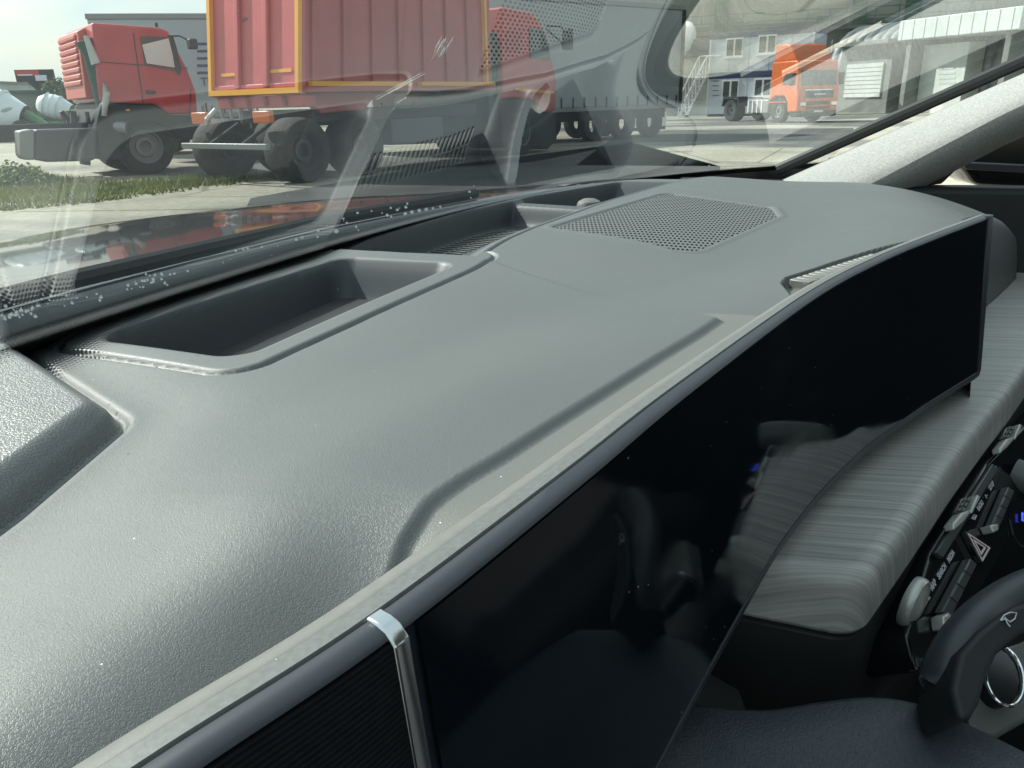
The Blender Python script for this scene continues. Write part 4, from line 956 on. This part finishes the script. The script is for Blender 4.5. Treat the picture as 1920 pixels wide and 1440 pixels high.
cabp2 = p2([(946,12),(1000,24),(1014,35),(1026,62),(1040,116),(1047,150),(1046,207),(1024,212),(1012,196),(998,186),(975,184),(946,186)])
MB().side(cabp2, .05, 2.45).build('cab', M['red2'], t2, bevel=.05, seg=3)
MB().side(p2([(995,52),(1018,54),(1030,86),(1034,112),(996,108)]), .02, .06).build('side_window', M['pane'], t2)
MB().side(p2([(952,56),(982,56),(982,96),(952,94)]), .03, .06).build('quarter_panel', M['redrib'], t2, bevel=.01)
MB().side(p2([(930,60),(945,60),(947,245),(930,245)]), .2, 2.3).build('cab_gap_fill', M['dkgreen'], t2)  # dark slab standing for the dark gap between tipper body and cab
MB().side(p2([(968,165),(1040,171),(1040,176),(968,170)]), .02, .06).build('yellow_tape', M['yellow'], t2)
xm, zm = T2.on(1040, 60)
for dz in (.0, -.35): MB().tube([(xm-.3, .05, zm+.12+dz*.2), (xm, -.18, zm+.12+dz), (xm+.1, -.22, zm+dz-.05)], .02, 8).build('mirror_arm', M['chassis'], t2, smooth=True)
MB().box(xm+.02, xm+.22, -.42, -.18, zm-.42, zm+.06).build('side_mirror', M['chassis'], t2, bevel=.04); 
MB().side(p2([(946,187),(975,185),(998,188),(1012,198),(1024,214),(1046,210),(1049,262),(1032,280),(946,268)]), .07, 2.4).build('lower_body', M['chassis'], t2, bevel=.03)
wf = T2.on(985, 300)[0]
wheel(t2, wf, .2, .55, .34); wheel(t2, wf, 2.3, .55, .34)
MB().side([(2.6, 1.0), (4.2, 1.0), (4.2, .45), (2.6, .5)], .1, .7).build('fuel_tank', M['tank'], t2, bevel=.05, seg=3)

# --- grey curtain trailers
def fac(A, B):   # ground points -> frame, with px helper
    d = np.array(B[:2])-np.array(A[:2]); az = math.degrees(math.atan2(d[1], d[0])); return Plane((A[0], A[1], 0), az), float(np.linalg.norm(d))
def trailer(A, B, zb_, zt_, label, mm, depth=2.5, name='curtain_trailer'):
    pl, L_ = fac(A, B); r = placed(name, pl, label, 'trailer', 'grey curtain trailers behind the red lorries')
    bx = MB().box(0, L_, .0, depth, zb_, zt_-.12).build('curtain', mm, r, bevel=.02)
    MB().box(-.03, L_+.03, -.03, depth+.03, zt_-.12, zt_+.03).build('roof_rail', M['steel'], r, bevel=.02)
    MB().box(-.02, L_+.02, -.02, depth, zb_-.12, zb_).build('side_rail', M['steel'], r, bevel=.01)
    MB().box(L_-.10, L_+.04, -.035, -.003, zb_, zt_-.12).build('corner_post', M['chassis'], r)
    k = 0; n = min(34, int(L_/.45))
    for i in range(n):
        x = (i+.5)*L_/n; MB().box(x-.02, x+.02, -.03, -.002, zb_-.02, zb_+.28).build('strap', M['chassis'], r)
    MB().box(.2, L_-.2, .5, depth-.5, zb_-.42, zb_-.12).build('chassis_rail', M['chassis'], r)
    for x in (L_-1.3, L_-2.6, L_-3.9):
        for y in (.18, depth-.18):
            o = MB().lathe([(.26, -.15), (.47, -.15), (.50, -.1), (.50, .1), (.47, .15), (.26, .15)], (x, y, .50), (0, 1, 0), 28).build('wheel', M['tyre'], r, smooth=True, angle=40)
    MB().box(2.4, 2.6, .3, .45, .0, zb_-.1).build('landing_leg', M['steel'], r); 
    return r, pl, L_
A = V(700, 205, 20.5); B = V(1276, 190, 27.5)
tr2, plr, Lr = trailer(A, B, 1.02, 3.98, 'long grey curtain trailer standing beyond the tipper, its plain side facing the yard', M['curtain'])
A = V(196, 205, 23.5); B = V(470, 200, 24.5)
tr1, pl1, L1 = trailer(A, B, 1.15, 3.80, 'pale grey curtain trailer with navy stripes, partly hidden behind the red cab', M['curtain2'])
for i in range(5):
    xa_, za_ = pl1.on(370, 80+i*13.6); xb_, zb__ = pl1.on(390, 80+i*13.6); xa_, _z = pl1.on(370, 85+i*13.6); MB().box(xa_, xa_+1.5, -.012, -.002, _z, za_).build('navy_stripe', M['navy'], tr1)
xt, zt_ = pl1.on(371, 154)
text('lettering', 'TRANS', .30, M['tank'], tr1, Matrix.Translation((xt+.55, -.006, zt_)) @ Matrix.Rotation(R_(90), 4, 'X'), .003, bold=.008)

# --- stacked white site cabins with a stair
A = V(1326, 200, 50.5); B = V(1500, 200, 47.0)
plc, Lc = fac(A, B); Lc = 6.1+.0
Lc = max(Lc, 6.0)
zc = plc.on(1333, 64)[1]
zmid = plc.on(1330, 138)[1]
def cabin(name, z0, z1, label, win):
    r = placed(name, plc, label, 'cabin', 'stacked white site cabins')
    MB().box(0, Lc, 0, 2.4, z0+.02, z1-.30).build('wall', M['white'], r, bevel=.02)
    MB().box(-.04, Lc+.04, -.04, 2.44, z1-.32, z1).build('roof_band', M['navy'], r, bevel=.02)
    for x in (0, Lc): MB().box(x-.05, x+.05, -.05, .05, z0, z1-.3).build('corner_post', M['pvc'], r, bevel=.01)
    for a, b, c, d in win:
        (x0, zt0), (x1, zb0) = plc.on(a, b), plc.on(c, d)
        w = MB().box(x0-.06, x1+.06, -.06, -.002, zb0-.08, zt0+.08).build('window', M['pvc'], r, bevel=.01)
        xm_ = (x0+x1)/2
        MB().box(x0+.02, xm_-.06, -.068, -.058, zb0, zt0).build('pane', M['pane'], w); MB().box(xm_+.06, x1-.02, -.068, -.058, zb0, zt0).build('pane', M['pane'], w)
        MB().box(x0-.12, x1+.12, -.12, -.002, zb0-.16, zb0-.082).build('sill', M['pvc'], w)
    for k in range(1, 5): MB().box(Lc*k/5-.015, Lc*k/5+.015, -.012, -.001, z0+.05, z1-.34).build('panel_joint', M['curtain2'], r)
    return r
cabin('site_cabin', zmid, zc, 'upper white site cabin with navy roof band, stacked on another beside the orange lorry', [(1364, 75, 1391, 103), (1425, 69, 1453, 97)])
lo_c = cabin('site_cabin', .12, zmid-.003, 'lower white site cabin beneath the upper one, small notice on its wall', [(1357, 153, 1383, 181), (1417, 150, 1444, 178)])
for k in range(4):
    x, z = plc.on(1336+0, 152+k*9); MB().box(x, x+.42, -.014, -.002, z-.03, z+.03).build('notice_line', M['zinc'], lo_c)
MB().box(.0, Lc, .1, 2.3, .0, .12).build('base_beam', M['chassis'], lo_c)
sr = placed('outside_stair', plc, 'white metal stair with handrails climbing to the upper site cabin', 'stair')
(xs0, zs0), (xs1, zs1) = plc.on(1284, 216), plc.on(1322, 140)
xt_ = -.15
for y in (-1.15, -.15):
    MB().prism([(xs0, 0), (xs0+.25, 0), (xt_+.0, zmid+.0), (xt_, zmid-.28)], lambda p: (p[0], y, p[1]), lambda p: (p[0], y+.07, p[1])).build('stringer', M['pvc'], sr)
    MB().tube([(xs0+.0, y, .95), (xt_-.0, y, zmid+.95), (xt_+.9, y, zmid+.95)], .045, 6).build('handrail', M['pvc'], sr)
    for k in range(7): u = k/6; x = xs0+.1+(xt_-xs0-.1)*u; MB().tube([(x, y, zmid*u), (x, y, zmid*u+.93)], .028, 6).build('baluster', M['pvc'], sr)
for k in range(12): u = (k+.5)/12; x = xs0+.1+(xt_-xs0-.1)*u; MB().box(x-.12, x+.16, -1.1, -.12, zmid*u-.02, zmid*u+.03).build('tread', M['pvc'], sr)
MB().box(xt_-.1, .0, -1.2, .0, zmid-.08, zmid).build('landing', M['pvc'], sr)

# --- orange tractor unit
F0 = P(1492, 231, 0); 
T3 = Plane(F0, 180+41)      # heading towards the viewer's right
hd = T3.d; ri = -T3.n       # right-hand side of the truck
t3 = empty('tractor_unit', tuple(F0), R_(180+41), 'orange tractor unit with tall roof fairing parked before the white site cabins', 'truck')
# local frame: x forward (front face at x=0), y to its left; the right flank is y=0, body spans y 0..2.5
SIDE = Plane(F0, 180+41)
def s3(px, py): return SIDE.on(px, py)
FR = Plane(F0, 180+41+90)   # front face plane, s along truck-left
def f3(px, py): s_, z_ = FR.on(px, py); return s_, z_
WID = f3(1570, 200)[0]
z_top = f3(1490, 112)[1]; z_bot = f3(1490, 222)[1]; z_roof = s3(1446, 84)[1]
xr = s3(1441, 200)[0]
cabh = z_top
cb = MB().side([(0, .45), (.02, cabh*.50), (-.22, cabh-.05), (-.35, cabh), (xr, cabh), (xr, 1.0), (xr+.15, .95), (-1.75, 1.02), (-1.55, 1.12), (-.95, 1.12), (-.72, .85), (-.66, .45)], 0, WID).build('cab', M['orange'], t3, bevel=.07, seg=3)
MB().side([(-.42, cabh-.02), (-1.0, z_roof-.06), (-1.25, z_roof), (xr, z_roof-.02), (xr, cabh-.02)], .10, WID-.10).build('roof_fairing', M['orange'], t3, bevel=.07, seg=3)
FQ = [(.02, .0, .45), (.02, WID, .45), (-.20, WID, cabh), (-.20, .0, cabh)]
def fq(u0, u1, z0, z1, t0, t1, name, m, bev=0, par=t3):
    # front features; profile bends at half height
    def xz(z): return .02 if z < cabh*.5 else .02-(z-cabh*.5)/(cabh*.5-.05)*.24
    mb = MB(); vs = []
    for t in (t0, t1):
        vs += [(xz(z0)+t, u0*WID, z0), (xz(z0)+t, u1*WID, z0), (xz(z1)+t, u1*WID, z1), (xz(z1)+t, u0*WID, z1)]
    return mb.add(vs, [(0,1,2,3),(7,6,5,4),(0,4,5,1),(1,5,6,2),(2,6,7,3),(3,7,4,0)]).build(name, m, par, bevel=bev)
h = cabh
fq(.06, .94, h*.60, h*.84, -.02, .02, 'windscreen', M['pane'], .015)
gk = fq(.14, .86, h*.40, h*.515, -.01, .03, 'nose_panel', M['chassis'], .015)
fq(.12, .80, h*.515, h*.535, .0, .05, 'chrome_strip', M['chrome'], .005)
for k, (w_, o_) in enumerate(((.035, 0), (.05, .05), (.04, .115), (.05, .17), (.035, .235))):   # the worn white maker's lettering, unreadable at this distance
    fq(.38+o_, .38+o_+w_, h*(.442+.004*(k % 2)), h*(.468), .03, .036, 'worn_letter', M['pvc'], 0, gk)
for z0, z1 in ((.29, .345), (.215, .26), (.15, .19)): fq(.22, .78, h*z0, h*z1, -.01, .03, 'grille_slot', M['chassis'], .01)
for u in (.05, .82): fq(u, u+.14, h*.27, h*.33, .0, .04, 'headlight', M['chrome2'], .02)
fq(.40, .62, h*.165, h*.195, .03, .05, 'number_plate', M['blotch'])
MB().box(-.5, .03, .05, WID-.05, .25, .50).build('bumper_skirt', M['chassis'], t3, bevel=.03)
MB().side([(-.42, h*.62), (-.40, h*.80), (-.95, h*.80), (-1.15, h*.62)], -.02, .02).build('side_window', M['pane'], t3, bevel=.01)
MB().box(-.30, -.10, -.32, -.12, h*.60, h*.80).build('side_mirror', M['chassis'], t3, bevel=.04); MB().box(-.30, -.10, WID+.10, WID+.30, h*.60, h*.80).build('side_mirror', M['chassis'], t3, bevel=.04)
MB().tube([(-.2, .0, h*.78), (-.2, -.2, h*.78)], .02, 6).build('mirror_arm', M['chassis'], t3)
MB().box(xr-.01, -.75, -.03, .0, h*.335, h*.35).build('side_molding', M['orange'], t3)
wheel(t3, -1.32, .18, .52, .32, -1); wheel(t3, -1.32, WID-.18, .52, .32, 1)
for y in (.7, 1.4): MB().box(-5.9, -.8, y, y+.09, .72, .98).build('frame_rail', M['chassis'], t3)
MB().box(-3.6, xr-.05, .02, .62, .40, 1.0).build('side_tank', M['steel'], t3, bevel=.05, seg=3)
for k in range(4): MB().box(-3.5+k*.33, -3.42+k*.33, -.0, .03, .42, .98).build('tank_strap', M['pvc'], t3)
for y in (.28, WID-.28): wheel(t3, -4.9, y, .52, .56, -1)
MB().side([(-5.6, .7), (-5.5, 1.15), (-4.3, 1.15), (-4.2, .7), (-4.4, 1.05), (-5.4, 1.05)], .0, .55).build('mudguard', M['chassis'], t3)
MB().lathe([(.01, .05), (.45, .05), (.5, 0), (.01, 0)], (-4.6, WID/2, 1.05), (0, 0, 1), 24).build('coupling_plate', M['chassis'], t3)

# --- corrugated barrel-roofed store
A = V(1545, 200, 54); B = V(2080, 200, 37); pls, Ls = fac(A, B)
zts = pls.on(1750, 34)[1]; zts = (pls.on(1600, 44)[1]+pls.on(1850, 26)[1])/2
st_ = placed('barrel_store', pls, 'long corrugated grey store with curved ribbed roof edge and pale doors, at the right', 'building')
nrib = 26; sub = 10; vs = []; fs = []; R0 = 2.6
prof_ = [(0.0, 0.0), (0.0, zts-R0)]+[(R0*(1-math.cos(R_(a))), zts-R0+R0*math.sin(R_(a))) for a in (15, 30, 45, 60, 75, 90)]+[(7, zts+.4), (12, zts)]
for i in range(nrib*sub+1):
    u = i/(nrib*sub); w_ = abs(math.sin(math.pi*i/sub))**.6; x = u*Ls
    for y, z in prof_:
        t_n = (-1, 0) if z <= zts-R0 else ((y-R0)/R0, (z-(zts-R0))/R0) if y < R0 else (0, 1)
        vs.append((x, y+t_n[0]*.22*w_, z+t_n[1]*.22*w_))
n = len(prof_)
for i in range(nrib*sub):
    for k in range(n-1): fs.append((i*n+k, (i+1)*n+k, (i+1)*n+k+1, i*n+k+1))
MB().add(vs, fs).build('ribbed_shell', M['zinc'], st_, smooth=True, angle=50)
for x in (0, Ls): MB().box(x-.05, x+.05, .1, 12, 0, zts-.6).build('end_wall', M['wallg'], st_)
def sbox(pxl, y0, y1, name, m, bev=.02, par=st_):
    (x0, z1), (x1, z0) = pls.on(pxl[0], pxl[1]), pls.on(pxl[2], pxl[3]); return MB().box(x0, x1, y0, y1, max(z0, 0), z1).build(name, m, par, bevel=bev)
(x0, z1) = pls.on(1612, 82); (x1, _) = pls.on(1715, 80)
MB().box(x0, x1, -2.0, .3, z1-.25, z1).build('porch_roof', M['wallg'], st_, bevel=.03); MB().box(x0+.1, x1-.1, -1.4, .2, 0, z1-.25).build('porch_wall', M['wallg'], st_)
(dx0, dz1) = pls.on(1624, 121); (dx1, _) = pls.on(1694, 118); (_, dz0) = pls.on(1660, 181)
dr = MB().box(dx0, dx1, -1.5, -1.402, max(dz0, .2), dz1).build('roller_door', M['doorw'], st_, bevel=.01)
for k in range(1, 8): z = max(dz0, .2)+(dz1-max(dz0, .2))*k/8; MB().box(dx0+.03, dx1-.03, -1.507, -1.499, z-.02, z+.02).build('door_slat', M['wallg'], dr)
(x0, z1) = pls.on(1755, 40); (x1, _) = pls.on(1990, 30); (_, z0c) = pls.on(1760, 76)
cn = MB().box(x0, x1, -2.6, .3, z0c, z1).build('white_canopy', M['canopy'], st_, bevel=.04)
for k in range(10): x = x0+.2+k*(x1-x0)/10; MB().box(x, x+.08, -2.63, -2.598, z0c+.03, z1-.03).build('canopy_rib', M['doorw'], cn)
MB().box(x0+.5, x0+.8, -2.4, .2, 0, z0c).build('canopy_pier', M['wallg'], st_); MB().box(x1-.8, x1-.5, -2.4, .2, 0, z0c).build('canopy_pier', M['wallg'], st_)
(dx0, dz1) = pls.on(1772, 85); (dx1, _) = pls.on(1858, 82)
d2 = MB().box(dx0, dx1, -1.5, -.3, .0, dz1).build('store_door', M['doorw'], st_, bevel=.02)
for k in range(4): (xx, zz) = pls.on(1800, 128+k*9); MB().box(xx, xx+1.0, -1.512, -1.499, zz-.06, zz+.06).build('door_notice', M['canopy'], d2)
MB().box(Ls*.80, Ls*.92, -1.0, .2, .0, dz1).build('store_door', M['canopy'], st_, bevel=.02)

# --- tall warehouse behind everything
A = V(760, 200, 78); B = V(2300, 200, 58); plw, Lw = fac(A, B)
wh = placed('warehouse', plw, 'tall cream-walled warehouse with green columns and a railed gallery, behind the yard', 'building')
MB().box(0, Lw, 0, 25, 0, 20).build('wall', M['cream'], wh)
zg = plw.on(1500, 48)[1]
for px in (860, 1105, 1352, 1606, 1705, 1990, 2130):
    x, _ = plw.on(px, 60); MB().box(x-.55, x+.55, -.5, .0, 0, 20).build('green_column', M['green'], wh)
    MB().box(x-.85, x-.552, -.3, .0, 0, 20).build('column_trim', M['cream'], wh)
for z in (zg-2.2, zg-.1, zg+3.6, zg+6.5): MB().box(0, Lw, -.28, -.002, z, z+.35).build('cladding_rail', M['farw'], wh)
MB().box(0, Lw, -1.6, -.002, zg-.5, zg-.25).build('gallery_deck', M['wallg'], wh)
for z in (zg+.35, zg+.95): MB().tube([(0, -1.55, z), (Lw, -1.55, z)], .05, 6).build('gallery_rail', M['farw'], wh)
for k in range(40): x = Lw*k/40; MB().tube([(x, -1.55, zg-.3), (x, -1.55, zg+.95)], .045, 6).build('gallery_post', M['farw'], wh)
for (a, b, c, d) in ((1275, 82, 1335, 108),):
    (x0, z1), (x1, z0) = plw.on(a, b), plw.on(c, d); MB().box(x0, x1, -.4, -.002, z0, z1).build('dark_opening', M['chassis'], wh)
(x0, z1), (x1, z0) = plw.on(1532, 32), plw.on(1580, 47); MB().box(x0, x1, -.4, -.002, z0, z1).build('green_window', M['green'], wh)
# white tank end and dark stack seen left of the cabins
A = V(1283, 205, 56); B = V(1326, 205, 54); pld, Ld = fac(A, B)
sh = placed('lean_to_shed', pld, 'dark lean-to shed with a pale oval tank end, between trailer and stair', 'shed')
MB().box(-2.0, 3.2, 0, 3, 0, pld.on(1300, 108)[1]).build('wall', M['wallg'], sh, bevel=.02)
MB().box(.2, 3.0, -.3, 0, pld.on(1300, 105)[1], pld.on(1300, 84)[1]+.3).build('dark_bay', M['chassis'], sh)
xo, zo = pld.on(1290, 72)
MB().lathe([(.001, .25), (.7, .2), (1.0, .05), (1.05, 0), (.001, 0)], (xo, -.2, zo), (0, -1, 0), 24).build('tank_end', M['canopy'], sh, smooth=True)
# numbered white boards under the trailer's tail
for k, (px, s_) in enumerate(((1187, '1'), (1209, '2'), (1238, '7'))):
    q_ = V(px, 222, 32+k*.6); r = empty('numbered_board', (q_[0], q_[1], 0), R_(-61), ['white board with a worn 1, nearest the trailer wheels', 'white board with the number 2, middle of the three', 'white board with the number 7, the rightmost of the three'][k], 'board', 'white numbered boards on the yard')
    MB().box(-.24, .24, -.05, .05, .12, .66).build('board', M['blotch'], r, bevel=.01); MB().box(-.22, .22, -.03, .03, 0, .12).build('foot', M['chassis'], r)
    text('number', s_, .42, M['chassis'], r, Matrix.Translation((0, -.055, .40)) @ Matrix.Rotation(R_(90), 4, 'X'), .002, bold=.012)

# --- concrete mixers at far left
def mixer(px, py, D, r_, label, az):
    c = V(px, py, D); r = empty('concrete_mixer', (c[0], c[1], 0), R_(az), label, 'mixer truck', 'concrete mixers beyond the yard')
    z = c[2]; L_ = r_*2.5; ax = (math.cos(R_(18)), 0, -math.sin(R_(18)))
    MB().lathe([(.02, -L_*.52), (r_*.55, -L_*.50), (r_*.90, -L_*.30), (r_, -L_*.05), (r_*.97, L_*.12), (r_*.62, L_*.48), (r_*.60, L_*.50)], (0, 0, z), ax, 36).build('drum', M['mixw'], r, smooth=True, angle=50)
    MB().lathe([(.01, L_*.49), (r_*.58, L_*.49), (r_*.58, L_*.40)], (0, 0, z), ax, 28).build('drum_mouth', M['chassis'], r, smooth=True)
    for k in range(3): MB().lathe([(r_*.93, -L_*.28+k*L_*.2), (r_*1.03, -L_*.27+k*L_*.2), (r_*.95, -L_*.24+k*L_*.2)], (0, 0, z), ax, 36).build('drum_band', M['mixw'], r, smooth=True)
    MB().box(-L_*.9, L_*1.0, -.45, .45, z-r_*1.55, z-r_*1.15).build('frame', M['mixg'], r, bevel=.02)
    for x in (-L_*.45, L_*.40): MB().prism([(x-.25, z-r_*1.2), (x+.25, z-r_*1.2), (x+.08, z-.2), (x-.08, z-.2)], lambda p: (p[0], -.5, p[1]), lambda p: (p[0], .5, p[1])).build('drum_support', M['mixg'], r, bevel=.02)
    for x in (-L_*.7, -L_*.25, L_*.55): 
        for y in (-1.0, 1.0): MB().lathe([(.2, -.15), (.46, -.15), (.5, -.1), (.5, .1), (.46, .15), (.2, .15)], (x, y, .5), (0, 1, 0), 24).build('wheel', M['tyre'], r, smooth=True)
    MB().box(-L_*.8, L_*.9, -1.15, -1.0, z-r_*1.25, z-r_*1.0).build('fender', M['mixg'], r, bevel=.03)
    MB().tube([(L_*.5, 0, z-r_*.2), (L_*.95, -.1, z-r_*.9)], [.28, .18], 12).build('chute', M['mixg'], r, smooth=True)
    return r
mixer(104, 202, 60, .90, 'concrete mixer with white drum tipped towards the red cab', -62)
mixer(-10, 208, 41, 1.12, 'concrete mixer with large white drum cut by the left edge', -62)
# --- low sheds, distant houses, trees, billboard on the horizon
A = V(-200, 190, 84); B = V(112, 190, 92); plq, Lq = fac(A, B); zq = plq.on(60, 172)[1]
ls = placed('low_shed', plq, 'long low grey-green shed under a dark eave, beyond the concrete mixers', 'shed')
MB().box(0, Lq, 0, 8, 0, zq-.2).build('wall', M['farw'], ls); MB().box(-.3, Lq+.3, -.4, 8.3, zq-.2, zq+.15).build('roof', M['dkgreen'], ls, bevel=.02)
A = V(16, 180, 140); B = V(76, 180, 140); plh, Lh = fac(A, B)
zh = plh.on(40, 160)[1]
ho = placed('distant_block', plh, 'small hazy distant block with a domed roof light below the billboard', 'building')
MB().box(0, Lh, 0, 10, 0, zh).build('wall', M['curtain2'], ho); MB().box(-.4, Lh+.4, -.4, 10.4, zh, zh+.5).build('roof', M['zinc'], ho); MB().lathe([(2.2, 0), (1.9, 1.0), (.9, 1.8), (.01, 2.0)], (Lh*.42, 4, zh+.5), (0, 0, 1), 20).build('roof_dome', M['zinc'], ho, smooth=True)
A = V(-20, 180, 110); B = V(8, 180, 110); plt, Lt = fac(A, B); tw = placed('pale_tower', plt, 'pale tower block cut by the left edge of the view', 'building')
zt2 = plt.on(0, 157)[1]; tw_w = MB().box(0, Lt, 0, 6, 0, zt2).build('wall', M['curtain'], tw)
MB().box(-.2, Lt+.2, -.2, 6.2, zt2, zt2+.3).build('parapet', M['farw'], tw)
for k in range(4): MB().box(.4, Lt-.4, -.03, 0, zt2-1.6-k*2.2, zt2-.7-k*2.2).build('window', M['pane'], tw)
b_ = V(66, 142, 95); bb = empty('billboard', (b_[0], b_[1], 0), R_(-69+14), 'red and white roadside billboard on a single post above the far sheds', 'billboard')
zc_ = b_[2]; wB = 95*60/1440/2
MB().box(-wB, wB, -.25, .25, zc_-.65, zc_+.65).build('panel', M['chassis'], bb, bevel=.03); MB().box(-wB+.1, wB*.25, -.28, -.252, zc_+.0, zc_+.60).build('red_field', M['bill_r'], bb); MB().box(wB*.02, wB*.62, -.30, -.282, zc_-.55, zc_+.05).build('white_field', M['bill_w'], bb)
MB().box(-wB+.3, -.2, -.30, -.282, zc_+.02, zc_+.16).build('white_line', M['bill_w'], bb)
MB().tube([(0, 0, 0), (0, 0, zc_-.65)], .22, 10).build('post', M['chassis'], bb); MB().prism([(-.9, zc_-.65), (.9, zc_-.65), (.2, zc_-1.5), (-.2, zc_-1.5)], lambda p: (p[0], -.15, p[1]), lambda p: (p[0], .15, p[1])).build('bracket', M['chassis'], bb)
M['leaf'] = mat('far_tree_leaves', (.055, .085, .05), .8, var=(1.2, .4)); M['bark'] = mat('bark', (.08, .06, .045), .9)
def tree(px, D, hgt, sp, label):
    q_ = V(px, 180, D); r = empty('tree', (q_[0], q_[1], 0), 0, label, 'tree', 'trees on the far side of the yard')
    MB().tube([(0, 0, 0), (.1, 0, hgt*.45), (0, .1, hgt*.75)], [.18, .12, .05], 8).build('trunk', M['bark'], r, smooth=True)
    vs = []; fs = []
    cl = [(rng.normal(0, sp*.42), rng.normal(0, sp*.42), hgt*rng.uniform(.35, .92), rng.uniform(.35, .6)*sp*.6) for _ in range(14)]
    for cx_, cy_, cz_, cr in cl:
        for _ in range(130):
            d = rng.normal(0, 1, 3); d /= np.linalg.norm(d); p = np.array([cx_, cy_, cz_])+d*cr*rng.uniform(.6, 1.1); a = rng.normal(0, .16, 3); b = rng.normal(0, .16, 3); k = len(vs)
            vs += [tuple(p), tuple(p+a), tuple(p+b)]; fs.append((k, k+1, k+2))
    MB().add(vs, fs).build('crown', M['leaf'], r); return r
tree(100, 90, 4.4, 2.6, 'pale hazy tree just left of the red cab, right of the billboard')
tree(122, 72, 3.4, 2.2, 'dark bushy tree touching the red cab, behind the white mixer drum')
tree(88, 110, 4.2, 2.4, 'faint low tree directly right of the billboard post')
# dark flatbed trailer between the two red lorries
A = V(364, 240, 19.5); B = V(500, 240, 21); plf, Lf = fac(A, B)
ft = placed('flatbed_trailer', plf, 'dark low flatbed trailer in shade between the two red lorries', 'trailer')
MB().box(0, Lf, 0, 2.4, .75, 1.0).build('deck', M['chassis'], ft, bevel=.02)
for k in range(8): MB().box(Lf*k/8, Lf*k/8+.06, -.04, 0, .78, 1.35).build('stake', M['steel'], ft)
for x in (.6, 1.7): MB().lathe([(.2, -.15), (.46, -.15), (.5, -.1), (.5, .1), (.46, .15), (.2, .15)], (x, .2, .5), (0, 1, 0), 28).build('wheel', M['tyre'], ft, smooth=True, angle=40)
MB().box(.1, Lf-.1, .15, .3, .40, .72).build('side_guard', M['chassis'], ft)
MB().box(2.3, Lf-.2, .5, 1.9, .35, .75).build('tool_box', M['chassis'], ft, bevel=.03)
